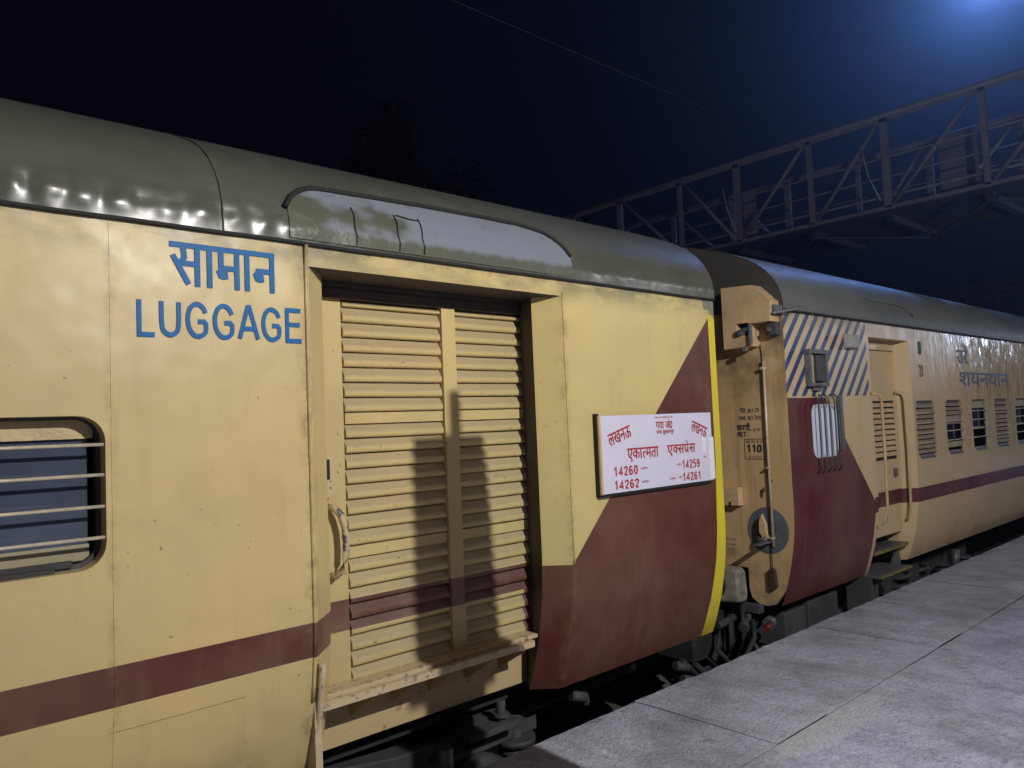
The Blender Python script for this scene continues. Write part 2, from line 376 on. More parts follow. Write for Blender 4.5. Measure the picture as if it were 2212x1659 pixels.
def chaikin(L):
    if len(L) < 7: return L
    out = [L[0]]
    for a, b in zip(L, L[1:]): out += [(a[0]*.75+b[0]*.25, a[1]*.75+b[1]*.25), (a[0]*.25+b[0]*.75, a[1]*.25+b[1]*.75)]
    return out+[L[-1]]
def place(mb, polys, f, nrm=(0, -1, 0)):
    for k, P in enumerate(polys):
        try: mb.bm.faces.new([mb.bm.verts.new(Vector(f(v.x, v.y))+Vector(nrm)*(k % 11)*.00007) for v in P])
        except ValueError: pass
def fit(polys, x0, x1, y0, y1):
    xs = [v.x for P in polys for v in P]; ys = [v.y for P in polys for v in P]
    a, b, c, d = min(xs), max(xs), min(ys), max(ys)
    return [[Vector((x0+(v.x-a)/(b-a)*(x1-x0), y0+(v.y-c)/(d-c)*(y1-y0))) for v in P] for P in polys]

# ================================================================== COACH 1
c1 = thing('luggage_coach', 'cream and maroon railway coach with blue LUGGAGE lettering and louvred luggage door', 'railway coach', (0, 1.62, -.84))
mb = MB()
WL = rrect(-.15, .756, 1.18, 1.717, .09)
side(mb, -9.0, -2.1); side_hole(mb, -2.1, -.98, [(rrect(-1.95, -1.05, 1.18, 1.717, .09), .07)])
side_hole(mb, -.98, .86, [(WL, .07)]); side(mb, .86, 1.56); side(mb, 3.11, 4.63)
side(mb, 1.56, 3.11, 2.34, 2.43)
# bevelled jambs, deep reveals and soffit of the doorway
zs = [.13,.19,.25,.4,.55,.67,.77,.88,1.2,1.6,2.0,2.34]
mb.grid(lambda t, z: (1.56+.13*t, sy(z)+.13*t-(.0 if z > .6 else 0), z), [0, 1], zs, False)
mb.grid(lambda t, z: (1.69, sy(z)+.13+(.36-sy(z)-.13)*t, z), [0, 1], zs, False)
mb.grid(lambda t, z: (3.11-.12*t, sy(z)+.12*t, z), [0, 1], zs, False)
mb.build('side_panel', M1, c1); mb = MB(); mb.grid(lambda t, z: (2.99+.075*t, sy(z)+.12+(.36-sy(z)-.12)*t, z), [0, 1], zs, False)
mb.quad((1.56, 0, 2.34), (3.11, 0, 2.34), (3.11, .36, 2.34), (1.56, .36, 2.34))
REVB = simple('shaded_grimy_reveal', (.055, .042, .032), .7, 0, .4, 6, .3); mb.build('door_reveal', REVB, c1)  # dirty brown, darkened further for the shade inside the doorway
# end wall facing the gap, with the far side
mb = MB(); pts = [(y+.004, z) for y, z in PROF] + [(y+.004 if y < 1 else y-.004, z-.004) for y, z in ROOF[1:]] + [(3.25, .9), (3.1, .13)]
mb.prism(pts, 0, 4.60, 4.625); mb.prism([(3.25, .9), (3.1, .13), (3.07, .13), (3.22, .9), (3.22, 2.43), (3.25, 2.43)], 0, -9, 4.6)
mb.build('end_wall', M1, c1)
# roof sheet with dented lower edge
def roof_pt(dent):
    def f(x, i):
        ii = int(i); fr_ = i-ii; y, z = ROOF[ii] if not fr_ else (ROOF[ii][0]*(1-fr_)+ROOF[ii+1][0]*fr_, ROOF[ii][1]*(1-fr_)+ROOF[ii+1][1]*fr_)
        if dent and z < 2.72 and y < .3:
            k = math.exp(-((z-2.515)/.055)**2)*(.15+.85*max(0, min(1, (2.2-x)/1.0)))
            y += .8*k*(.010*noise.noise(Vector((x*4.2, z*3, 3)))+.0048*math.sin(x*50+2.5*noise.noise(Vector((x*2, 0, 9))))+.006*noise.noise(Vector((x*22, z*26, 7))))
        return (x, y, z)
    return f
mb = MB(); idx = [0, .5, 1, 1.5, 2, 2.5, 3, 3.5, 4, 5, 6, 7, 8, 9, 10, 11, 12, 13, 14, 15, 16, 17, 18, 19, 20]
mb.grid(roof_pt(False), frange(-9, -1, .5), idx); mb.grid(roof_pt(True), frange(-1, 4.632, .014), [k*.25 for k in range(12)]+idx[6:])
rf = mb.build('roof', ROOF1, c1)
# raised seams across the roof
for xs_ in (1.19, -2.4):
    mb = MB(); mb.tube([(xs_, y-.002, z+.002) for y, z in ROOF[:14]], .0028, 6); mb.build('roof_seam', ROOF1, rf)
# water tank panel: silver patch under a curved lip
LIP = [(1.455,2.575),(1.479,2.611),(1.50,2.64),(1.539,2.668),(1.575,2.687),(1.617,2.699),(1.72,2.707),(2.2,2.722),(2.6,2.727),(2.85,2.725),(2.96,2.713),(3.048,2.694),(3.10,2.668),(3.139,2.639),(3.17,2.605),(3.195,2.565)]
mb = MB(); mb.tube([(x, sy(z)-.008, z+.006) for x, z in LIP], .012, 8); mb.build('rain_lip', GUTTER, rf)  # tube coloured black for the shading under the roof's overhang
def lipz(x):
    for (a, za), (b, zb) in zip(LIP, LIP[1:]):
        if x <= b: return za+(zb-za)*max(0, x-a)/(b-a)
    return LIP[-1][1]
mb = MB()
def panel(x, t):
    z = 2.452+(lipz(x)-2.452)*t
    return (x, sy(z)-.006+.003*noise.noise(Vector((x*7, z*9, 1))), z)
mb.grid(panel, frange(1.47, 3.195, .03), frange(0, 1, .07)); mb.build('tank_panel', SILVER, rf)
for bx in ((1.79, .016), (2.02, .012), (2.16, .012)):   # dark joints of the patched sheets
    mb = MB(); zt = min(lipz(bx[0])-.03, 2.64); mb.tube([(bx[0]+.004*math.sin(k*2.1), sy(2.46+(zt-2.46)*k/5)-.008, 2.46+(zt-2.46)*k/5) for k in range(6)], .0035, 5); mb.build('sheet_joint', GUTTER, rf)
mb = MB(); mb.tube([(2.03, sy(2.64)-.008, 2.64), (2.10, sy(2.63)-.008, 2.63), (2.16, sy(2.635)-.008, 2.63)], .0035, 5); mb.build('sheet_joint', GUTTER, rf)
mb = MB(); mb.grid(lambda x, t: (x, [-.001, -.020, -.020, -.012][int(t)], 2.434+[-.005, -.006, .006, .007][int(t)]+.004*noise.noise(Vector((x*2.5, 0, 0)))), frange(-9, 4.63, .08), [0, 1, 2, 3], False)
mb.build('gutter_gap_strip', GUTTER, c1)  # black strip stands in for the shadowed gap under the roof edge
# weld seams and beads of the side
mb = MB(); mb.tube([(.776+.0015*noise.noise(Vector((0, 0, z*9))), sy(z)-.0005, z) for z in frange(.16, 2.42, .06)], .0016, 5)
mb.build('weld_seam', M1, c1); mb = MB(); mb.tube([(-1.0, sy(z)-.0005, z) for z in frange(.16, 2.42, .1)], .0035, 5); mb.build('weld_seam', M1, c1)
mb = MB(); mb.tube([(1.545, sy(z)-.002, z) for z in frange(.5, 2.43, .08)], [.009+.004*noise.noise(Vector((0, z*14, 0))) for z in frange(.5, 2.43, .08)], 6)
mb.build('door_bead', M1, c1); mb = MB(); mb.tube([(3.12, sy(z)-.002, z) for z in frange(.84, 2.36, .08)], [.008+.003*noise.noise(Vector((3, z*14, 0))) for z in frange(.84, 2.36, .08)], 6); mb.build('door_bead', M1, c1)
mb = MB(); mb.box((1.553, sy(.4)-.10+.08, .14), (1.585, .12, .685)); mb.tube([(1.575, sy(z)-.012, z) for z in frange(.05, .66, .06)], .016, 7)
mb.build('corner_post', SILLM, c1)
WFR = simple('window_recess_dark', (.035, .033, .03), .6)
PANEB = simple('blue_glass', (.07, .085, .125), .12, 0, .3, 2, 0, .8)
# left window with bars
def bars(X0, X1, zlist, y=.012, rad=.0065):
    m = MB()
    for z in zlist: m.tube([(X0, y, z), ((X0+X1)/2, y, z+.002), (X1, y, z)], rad, 7)
    return m
for dx in (0, -1.80):
    fr = MB(); A = rrect(-.15+dx, .756+dx, 1.18, 1.717, .09); B = rrect(-.135+dx, .742+dx, 1.197, 1.708, .075)
    for i in range(len(A)):
        j = (i+1) % len(A); fr.quad((A[i][0], .068, A[i][1]), (A[j][0], .068, A[j][1]), (B[j][0], .072, B[j][1]), (B[i][0], .072, B[i][1]))
        fr.quad((B[i][0], .072, B[i][1]), (B[j][0], .072, B[j][1]), (B[j][0], .12, B[j][1]), (B[i][0], .12, B[i][1]))
    fr.box((-.13+dx, .055, 1.19), (.66+dx, .075, 1.213)).box((-.13+dx, .03, 1.1805), (.60+dx, .055, 1.196))
    wn = fr.build('window', WFR, c1)
    m = bars(-.15+dx, .753+dx, (1.614, 1.507, 1.396, 1.287)); m.build('window_bars', BARM, wn)
    m = MB(); m.box((-.13+dx, .085, 1.638), (.735+dx, .10, 1.706)); m.build('blind', CREAMP, wn)
    m = MB(); m.quad((-.128+dx, .105, 1.23), (.722+dx, .105, 1.23), (.722+dx, .105, 1.66), (-.128+dx, .105, 1.66)); m.build('pane', PANEB, wn)
    m = MB(); m.box((-.12+dx, .096, 1.205), (.722+dx, .103, 1.262)); m.build('lower_rail', INTERC, wn)
REVD = simple('shaded_brown_header', (.085, .062, .045), .7, 0, .4, 6, .3)  # header brown with the lintel's shadow put into the colour
# doorway: stile, mullion, header, shutters
door = MB(); door.box((1.66, .285, .41), (1.872, .31, 2.34)).box((2.462, .262, .44), (2.552, .305, 2.34)).box((1.66, .315, .41), (3.06, .34, 2.27))
dr = door.build('luggage_door', M1, c1, .003)
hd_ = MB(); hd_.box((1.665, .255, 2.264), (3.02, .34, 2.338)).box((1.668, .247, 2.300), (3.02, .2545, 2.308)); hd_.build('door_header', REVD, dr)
def shutter(X0, X1):
    m = MB(); pt = .0732; z = 2.262; n = 0
    def slat(zt, zb):
        h_ = zt-zb-.005; pr = [(.300, zt), (.291, zt-.22*h_), (.282, zt-.42*h_), (.2755, zt-.53*h_), (.2735, zt-.68*h_), (.2735, zt-.84*h_), (.2765, zt-.94*h_), (.284, zb+.005), (.300, zb+.005)]
        e = .004*random.uniform(-1, 1)
        m.grid(lambda x, i: (x, pr[int(i)][0]+.003*noise.noise(Vector((x*6, zt*20, 2))), pr[int(i)][1]+e*(x-X0)), frange(X0, X1, .09), list(range(9)), True)
        for xx in (X0, X1):
            m.bm.faces.new([m.bm.verts.new((xx, q[0], q[1])) for q in pr])
    slat(z, z-.036); z -= .036
    for grp, cnt in enumerate((7, 8, 8)):
        for k in range(cnt): slat(z, z-pt); z -= pt
        if grp < 2: m.box((X0, .279, z-.052), (X1, .30, z)); z -= .052
    return m
shutter(1.876, 2.458).build('louvre_shutter', M1, dr); shutter(2.557, 3.045).build('louvre_shutter', M1, dr)
m = MB()                                                    # lock plates
m.box((1.755, .262, 1.33), (1.80, .286, 1.51)).box((1.742, .252, 1.32), (1.782, .284, 1.39)); m.build('door_lock', HANDLEP, dr, .004)
m = MB(); m.box((1.757, .2575, 1.405), (1.775, .2615, 1.498)); m.build('keyhole_slot', GUTTER, dr)
m = MB(); hp = [(1.775, .284, 1.275), (1.782, .24, 1.272), (1.805, .222, 1.24), (1.822, .218, 1.18), (1.826, .216, 1.11), (1.822, .218, 1.04), (1.806, .224, .985), (1.785, .245, .958), (1.778, .284, .955)]
m.tube(hp, .017, 8); m.build('door_handle', HANDLEP, dr)
for (bx, bz) in ((1.845, 1.62), (1.85, 1.47), (1.838, 1.44), (1.86, .96), (1.85, 1.13)):
    m = MB(); m.tube([(bx, .286, bz), (bx, .280, bz)], .011, 10); m.build('bolt', CREAMP, dr)
# sill board, brackets and skirt
m = MB(); m.box((1.60, .111, .430), (2.88, .345, .441)); m.box((1.60, .165, .4412), (2.975, .312, .462)); sl = m.build('door_sill', SILLM, c1, .003)
m = MB(); m.grid(lambda x, t: (x, [.33, .128, .092, .092, .110][int(t)], [.428, .428, .424, .457, .459][int(t)]+(.004*noise.noise(Vector((x*13, 0, 0))) if t > 2 else 0)), frange(1.60, 2.88, .03), [0, 1, 2, 3, 4], False)
m.box((2.876, .093, .425), (2.882, .33, .456)); m.build('sill_edge', SILLM, sl)
for bx in (1.90, 2.13, 2.36, 2.60, 2.84):
    m = MB(); m.prism([(.12, .405), (.35, .405), (.35, .27)], 0, bx-.004, bx+.004); m.build('sill_bracket', SKIRTM, sl)
m = MB(); m.box((1.58, .35, .147), (3.05, .358, .42)); m.build('skirt_plate', SKIRTM, c1)
# under-frame body above the bogie
m = MB(); m.box((-9, .5, .02), (4.55, 2.7, .13)).box((3.3, .55, -.05), (4.5, .75, .1)); m.build('underframe', DARK, c1)
# lettering
mb = MB()
GL['~'] = (2.5, [[(.0,.94),(2.5,.94)], [(.07,.70),(.42,.04)], [(.30,.94),(.33,.66),(.26,.54),(.17,.55)], [(.24,.52),(.62,.52)], [(.62,.94),(.62,0)], [(.90,.94),(.90,0)],
    [(1.17,.94),(1.17,.50)], [(1.13,.50),(1.55,.50)], [(1.22,.50),(1.13,.40),(1.17,.30),(1.27,.28)], [(1.25,.50),(1.28,.24)], [(1.55,.94),(1.55,0)], [(1.80,.94),(1.80,0)],
    [(2.02,.52),(2.43,.52)], [(2.10,.52),(2.02,.42),(2.06,.32),(2.16,.29)], [(2.13,.52),(2.17,.25)], [(2.43,.94),(2.43,0)]])
P, wdt = stroke_polys('~', .125)
P = fit(P, 0, 1, 0, 1)
place(mb, P, lambda u, v: (.985+u*.42-(1-v)*.0, -.004, 2.208+v*.168+.0*u)); 
t = mb.build('hindi_lettering', BLUEP, c1)
P, wdt = stroke_polys('LUGGAGE', .145, .08); P = fit(P, 0, 1, 0, 1); mb = MB()
place(mb, P, lambda u, v: (.866+u*.652, -.004, 2.004+v*.148)); mb.build('english_lettering', BLUEP, c1)
P, wdt = stroke_polys('NERI', .12, .1); P = fit(P, 0, 1, 0, 1); mb = MB()
place(mb, P, lambda u, v: (1.27+u*.10, sy(.15+v*.03)-.004, .142+v*.03)); mb.build('green_lettering', simple('green_lettering', (.02, .13, .07), .5), c1)
# scratch and reflective specks
mb = MB()
for k in range(14):
    x0 = .76+k*.035; z0 = .60+.0006*math.sin(k*1.7); mb.quad((x0, sy(z0)-.002, z0), (x0+.037, sy(z0)-.002, z0+.001), (x0+.037, sy(z0)-.002, z0+.0022), (x0, sy(z0)-.002, z0+.0012))
mb.build('scratch', simple('scratch_brown', (.16, .09, .05), .7), c1)
# ------------------------------------------------------------------ bogies
def coil(mb, cx, cy, z0, z1, rad, wire, turns):
    n = int(turns*14); mb.tube([(cx+rad*math.cos(2*math.pi*turns*k/n), cy+rad*math.sin(2*math.pi*turns*k/n), z0+(z1-z0)*k/n) for k in range(n+1)], wire, 7)
def bogie(parent, cx):
    B = MB()
    B.prism([(cx-1.9,-.22),(cx-1.9,-.10),(cx-.9,-.08),(cx-.5,-.02),(cx+.5,-.02),(cx+.9,-.08),(cx+1.9,-.10),(cx+1.9,-.22),(cx+.8,-.24),(cx+.45,-.36),(cx-.45,-.36),(cx-.8,-.24)], 1, .50, .66)
    B.box((cx-.16, .42, -.42), (cx+.16, .64, -.05)).box((cx-.6, .40, -.56), (cx+.6, .5, -.48))
    b = B.build('bogie_frame', GREYBOX, parent, .008)
    for ax in (cx-1.448, cx+1.448):
        W = MB(); W.tube([(ax, .745, -.383), (ax, .78, -.383), (ax, .80, -.383), (ax, .90, -.383)], [.47, .47, .457, .445], 36); W.tube([(ax, .6, -.383), (ax, 2.5, -.383)], .09, 16); W.tube([(ax, 2.33, -.383), (ax, 2.46, -.383)], .457, 36)
        W.build('wheel', STEELD, b)
        W = MB(); W.tube([(ax, .40, -.383), (ax, .46, -.383), (ax, .72, -.383)], [.11, .15, .16], 20); W.box((ax-.17, .45, -.48), (ax+.17, .62, -.30)).box((ax-.42, .44, -.56), (ax+.42, .64, -.52))
        W.build('axle_box', GREYBOX, b, .006)
        for dx in (-.30, .30):
            W = MB(); coil(W, ax+dx, .53, -.52, -.24, .085, .019, 4.5); W.tube([(ax+dx, .53, -.54), (ax+dx, .53, -.18)], .04, 12); W.build('coil_spring', GREYBOX, b)
            W = MB(); W.tube([(ax+dx, .53, -.26), (ax+dx, .53, -.225)], .12, 20); W.build('spring_seat', GREYBOX, b)
    for dx in (-.25, .25):
        W = MB(); coil(W, cx+dx, .47, -.50, -.12, .10, .024, 4); W.build('coil_spring', GREYBOX, b)
    W = MB(); W.tube([(cx+1.1, .36, -.05), (cx+1.1, .36, -.3)], .045, 14); W.tube([(cx+1.1, .36, -.3), (cx+1.1, .36, -.5)], .03, 14); W.build('damper', STEELD, b)
    return b
bogie(c1, 1.35)
# hanging gear seen below the door
m = MB(); m.box((2.62, .36, -.09), (3.0, .62, -.055)).tube([(2.9, .42, -.055), (2.9, .42, .06)], .028, 10).tube([(2.9, .42, -.03), (2.9, .42, -.01)], .05, 8).box((2.66, .38, -.055), (2.67, .60, .04)); m.build('brake_bracket', GREYBOX, c1, .003)
m = MB(); m.tube([(2.95, .45, .10), (3.15, .45, .105)], .012, 8).tube([(3.05, .6, -.12), (4.3, .6, -.12)], .03, 10).tube([(3.9, .35, -.3), (4.15, .45, -.34)], .05, 12); m.build('brake_pipe', STEELD, c1)
for q in ((3.38, .33, -.02), (3.42, .36, -.06), (4.45, .35, -.1), (4.5, .33, -.2)):
    m = MB(); m.tube([(q[0], q[1], q[2]), (q[0]+.10, q[1]-.03, q[2]-.03)], .032, 12); m.build('hose_end', GREYBOX, c1)

# ================================================================== destination board
bd = thing('destination_board', 'white destination board with red Hindi lettering on the maroon coach corner', 'sign', (3.9, -.01, 1.43))
m = MB(); m.box((3.345, -.040, 1.203), (4.462, -.030, 1.654)); m.build('board_plate', WHITEB, bd)
m = MB(); m.box((3.325, -.030, 1.19), (3.347, -.0005, 1.668)).box((3.33, -.030, 1.185), (4.46, -.0005, 1.20)).box((4.45, -.0299, 1.19), (4.474, -.0005, 1.66)); m.build('board_holder', GUTTER, bd, .003)
m = MB(); m.box((3.3275, -.046, 1.20), (3.3445, -.031, 1.655)); m.build('holder_edge', CREAMP, bd, .003)
BX, BZ, BW, BH = 3.345, 1.654, 1.117, .451
def bt(polys, u0, u1, v0, v1, ang=0., name='red_lettering', mat=REDP):
    P = fit(polys, 0, 1, 0, 1); m = MB(); W, H = (u1-u0)*BW, (v1-v0)*BH; cx, cz = BX+(u0+u1)/2*BW, BZ-(v0+v1)/2*BH; ca, sa = math.cos(ang), math.sin(ang)
    def f(u, v):
        x, z = (u-.5)*W, (v-.5)*H; return (cx+x*ca-z*sa, -.0425, cz+x*sa+z*ca)
    place(m, P, f); m.build(name, mat, bd)
L1, _ = deva(['लखनऊ'], .010)
bt(L1, .055, .245, .185, .345, R(15)); bt(L1, .795, .955, .165, .32, R(-18))
bt(deva(['गया', ' ', 'जं0'], .008)[0], .462, .612, .075, .205)
bt(deva(['साथ', ' ', 'में', ' ', 'सहायता', ' ', 'दल'], .0)[0], .455, .62, .028, .062)
bt(deva(['वाया', ' ', 'सुलतानपुर'], .01)[0], .465, .625, .225, .29)
bt(deva(['एका', ('त', .62), 'मता'], .010)[0], .205, .475, .44, .625)
bt(deva(['ए', ('क', .74), 'सप', '~r', '^e', 'स'], .010)[0], .555, .825, .385, .60)
for s_, u0, u1, v0, v1 in (('14260', .09, .285, .655, .79), ('14262', .09, .29, .835, .965), ('14259', .69, .86, .655, .79), ('14261', .69, .86, .835, .965)):
    bt(stroke_polys(s_, .17, .12)[0], u0, u1, v0, v1)
tiny = deva(['शनिवार'], .0)[0]
for u0, u1, v0, v1 in ((.31, .37, .70, .735), (.315, .375, .88, .915), (.635, .68, .70, .735), (.565, .62, .885, .92), (.645, .685, .88, .915)): bt(tiny, u0, u1, v0, v1)
m = MB(); m.box((4.345, -.0430, 1.485-.095), (4.382, -.0415, 1.485)); m.box((4.418, -.0430, 1.21), (4.478, -.0415, 1.49)); m.build('paper_sticker', PAPER, bd)
for k, (u, v) in enumerate(((.90, .50), (.905, .63), (.975, .52), (.98, .66), (.985, .76), (.985, .88))):
    bt(stroke_polys('HN', .16)[0], u, u+.022, v, v+.035, 0, 'faded_lettering', FADED)

# ================================================================== COACH 2
E2 = 5.58
c2 = thing('passenger_coach', 'cream coach with blue diagonal stripes, maroon end and row of barred windows', 'railway coach', (8, 1.62, -.84))
mb = MB()
capw = rrect(5.945, 6.385, 1.255, 1.69, .08)
side_hole(mb, E2, 7.11, [(capw, .012)])
WX = [8.35+.812*k for k in range(0, 20)]
holes = [(rrect(x-.25, x+.25, 1.13, 1.70, .07), .022) for x in WX]
side(mb, 8.04, 8.05)
edge = 8.05
for i, x in enumerate(WX):
    nx = x+.406; side_hole(mb, edge, nx, [holes[i]]); edge = nx
side(mb, edge, 27, step=.5)
side(mb, 7.11, 8.04, 2.295, 2.43)
zs = [.13,.19,.25,.4,.55,.67,.77,.88,1.2,1.6,2.0,2.295]
mb.grid(lambda t, z: (7.11+.11*t, sy(z)+.11*t, z), [0, 1], zs, False); mb.grid(lambda t, z: (8.04-.11*t, sy(z)+.11*t, z), [0, 1], zs, False)
mb.grid(lambda t, z: (7.93, sy(z)+.11+(.4-sy(z)-.11)*t, z), [0, 1], zs, False); mb.grid(lambda t, z: (7.22, sy(z)+.11+(.4-sy(z)-.11)*t, z), [0, 1], zs, False)
mb.quad((7.11, 0, 2.295), (8.04, 0, 2.295), (8.04, .4, 2.295), (7.11, .4, 2.295))
mb.build('side_panel', M2, c2)
mb = MB(); mb.grid(roof_pt(False), frange(E2-.003, 27, .5), idx); rf2 = mb.build('roof', ROOF2, c2)
mb = MB(); lp = [(7.15, 2.60), (7.2, 2.649), (7.6, 2.655), (7.9, 2.648), (8.0, 2.635), (8.1, 2.60), (8.17, 2.55)]
mb.tube([(x, sy(z)-.006, z) for x, z in lp], .012, 6); mb.build('rain_lip', ROOF2, rf2)
mb = MB(); mb.grid(lambda x, t: (x, [-.001, -.020, -.020, -.012][int(t)], 2.434+[-.006, -.008, .008, .010][int(t)]), frange(E2, 27, .5), [0, 1, 2, 3], False); mb.build('gutter_gap_strip', GUTTER, c2)  # same black strip for the shaded eave gap on this coach
# end wall with a cut-out for the buffer
pts = [(y+.004, z) for y, z in PROF if z > .2] + [(y+.004 if y < 1 else y-.004, z-.004) for y, z in ROOF[1:]] + [(3.25, .9), (3.1, .4), (.42, .40), (.42, .24), (.40, .165), (.34, .125), (.27, .115), (.20, .135)]
mb = MB(); mb.prism(pts, 0, E2-.006, E2+.03); mb.prism([(3.25, .9), (3.1, .13), (3.07, .13), (3.22, .9), (3.22, 2.43), (3.25, 2.43)], 0, E2, 27)
ew = mb.build('end_wall', ENDM, c2)
# gangway bellows
mb = MB()
for k in range(7):
    x = 4.66+k*.13; d = .0 if k % 2 else .06
    mb.box((x, .95-d, .25-d), (x+.09, 2.3+d, 2.30+d))
mb.build('gangway_bellows', DARK, c2)
# top junction box on the end
bx = [(.600,2.662),(.422,2.662),(.167,2.641),(.02,2.502),(.031,2.344),(.197,2.346),(.208,2.175),(.258,2.150),(.46,2.167),(.46,2.40),(.326,2.357)]
mb = MB(); X_ = 5.44
outer = [(.445,2.662),(.167,2.645),(.022,2.502),(.031,2.344),(.2,2.346),(.205,2.168),(.445,2.162)]
hole = [(.325,2.357),(.213,2.352),(.217,2.253),(.325,2.262)]
e = []
for L in (outer, hole):
    v = [mb.bm.verts.new((X_, a, b)) for a, b in L]; e += [mb.bm.edges.new((v[i], v[(i+1) % len(v)])) for i in range(len(v))]
bmesh.ops.triangle_fill(mb.bm, use_beauty=True, edges=e)
for L, xb in ((outer, 5.575), (hole, 5.52)):
    A = [mb.bm.verts.new((X_, a, b)) for a, b in L]; B = [mb.bm.verts.new((xb, a, b)) for a, b in L]
    for i in range(len(L)): mb.bm.faces.new((A[i], A[(i+1) % len(L)], B[(i+1) % len(L)], B[i]))
jb = mb.build('junction_box', BOXM, ew)
mb = MB(); mb.box((5.52, .2, 2.24), (5.525, .34, 2.37)); mb.build('box_interior', GUTTER, jb)
mb = MB(); mb.tube([(5.43, .32, 2.27), (5.45, .27, 2.285), (5.47, .22, 2.30)], [.025, .03, .022], 10).box((5.42, .21, 2.285), (5.47, .26, 2.315)); mb.build('socket_plug', STEELD, jb)
mb = MB(); mb.box((5.42, .24, 2.13), (5.46, .27, 2.162)).box((5.41, .185, 2.18), (5.44, .2, 2.34)); mb.build('latch_bracket', STEEL, jb)
mb = MB(); mb.box((5.47, .0, 2.40), (5.57, .045, 2.47)).bar((5.45, .02, 2.40), (5.62, -.09, 2.43), .05, .015).tube([(5.5, .0, 2.41), (5.68, -.11, 2.455)], .006, 6); mb.build('lamp_bracket', STEELD, ew, .003)
mb = MB(); mb.box((5.50, .015, 2.24), (5.57, .10, 2.34)).tube([(5.46, .05, 2.28), (5.57, .12, 2.27)], .02, 8); mb.build('terminal_box', GREYBOX, ew, .004)
mb = MB(); mb.tube([(5.552, .17, 2.05), (5.552, .175, 1.49), (5.552, .175, .59)], .0115, 8); mb.box((5.52, .165, 1.98), (5.58, .185, 2.0)).box((5.52, .165, 1.2), (5.58, .185, 1.215)).box((5.52, .165, .65), (5.58, .185, .665)); mb.build('vertical_rod', BARM, ew)
mb = MB(); mb.tube([(5.57, .20, 2.18), (5.568, .19, 2.1), (5.568, .185, 2.0)], .004, 5); mb.build('cable', DARK, ew); mb = MB(); mb.tube([(5.555, .195, .60), (5.56, .20, .41)], .004, 5); mb.build('cable', DARK, ew)
mb = MB(); mb.prism([(.200,.43),(.17,.41),(.165,.33),(.16,.28),(.19,.25),(.225,.262),(.225,.40)], 0, 5.535, 5.57); mb.build('rod_weight', simple('rust_brown', (.055, .032, .026), .7), ew, .006)
mb = MB(); cc = [(.225+.178*math.cos(2*math.pi*k/40), .71+.183*math.sin(2*math.pi*k/40)) for k in range(40)]
mb.bm.faces.new([mb.bm.verts.new((E2-.010, a, b)) for a, b in cc]); mb.build('grey_disc', simple('disc_grey_paint', (.12, .13, .15), .6, 0, .4, 9), ew)
mb = MB(); mb.prism([(.235,.845),(.205,.77),(.20,.68),(.235,.66),(.265,.70),(.262,.79)], 0, 5.50, 5.53); mb.tube([(5.57, .23, .66), (5.50, .23, .65)], .02, 8); mb.build('brake_lever', BOXM, ew, .004)
mb = MB(); mb.tube([(5.53, .29, .655), (5.50, .26, .635), (5.49, .22, .64), (5.50, .20, .665)], .016, 8).bar((5.575, .21, .63), (5.36, .21, .625), .045, .014); mb.build('lever_hook', STEELD, ew)
mb = MB(); mb.box((5.50, .43, .90), (5.572, .64, 1.047)); sb = mb.build('indicator_box', BOXM, ew, .003)
mb = MB(); mb.box((5.498, .50, .895), (5.4995, .52, .93)); mb.build('box_slot', GUTTER, sb)
mb = MB(); mb.prism([(.66,.405),(.47,.405),(.435,.375),(.425,.20),(.43,.14),(.66,.125)], 0, 5.42, 5.56); mb.build('buffer_casing', simple('buffer_dirty_white', (.30, .28, .23), .7, 0, .6, 9, .4), c2, .02)
mb = MB(); mb.tube([(5.42, .65, .265), (5.15, .65, .265)], .11, 20); mb.tube([(5.15, .65, .265), (5.11, .65, .265)], .22, 28); mb.build('buffer', DARK, c2)
mb = MB(); mb.tube([(4.62, .65, .265), (5.06, .65, .265)], .11, 20); mb.tube([(5.06, .65, .265), (5.10, .65, .265)], .22, 28); mb.build('buffer', DARK, c1)
mb = MB(); mb.box((5.50, .30, .06), (5.57, .46, .125)).tube([(5.50, .4, .05), (5.46, .36, -.15), (5.5, .3, -.25)], .022, 8).tube([(5.45, .5, .02), (5.25, .52, -.02)], .03, 10).tube([(5.5, .42, -.02), (5.42, .4, -.05)], .045, 10); mb.build('coupling_gear', GREYBOX, c2, .003)
mb = MB(); mb.tube([(5.60, .28, -.04), (5.53, .26, -.055)], .025, 12); mb.build('red_hose_cap', simple('red_plastic', (.22, .02, .02), .5), c2)
mb = MB(); mb.tube([(5.62, .30, -.04), (5.68, .31, -.03)], .05, 14); mb.build('hose_valve', STEELD, c2)
mb = MB(); mb.box((E2, .5, .02), (27, 2.7, .13)); mb.build('underframe', DARK, c2)
mb = MB(); mb.box((5.85, .28, -.28), (6.20, .6, .0)).box((6.21, .26, -.30), (6.74, .7, .035)); mb.build('equipment_box', GREYBOX, c2, .01)
mb = MB(); mb.tube([(5.9, .27, .06), (6.1, .25, .09), (6.4, .26, .10), (6.6, .28, .06)], .012, 6); mb.build('cable', DARK, c2)
mb = MB(); mb.box((7.0, .08, -.42), (7.06, .3, .13)).box((7.12, .08, -.42), (7.16, .3, .13)); mb.build('footstep_hanger', GREYBOX, c2)
bogie(c2, 8.86); bogie(c2, 23.5)
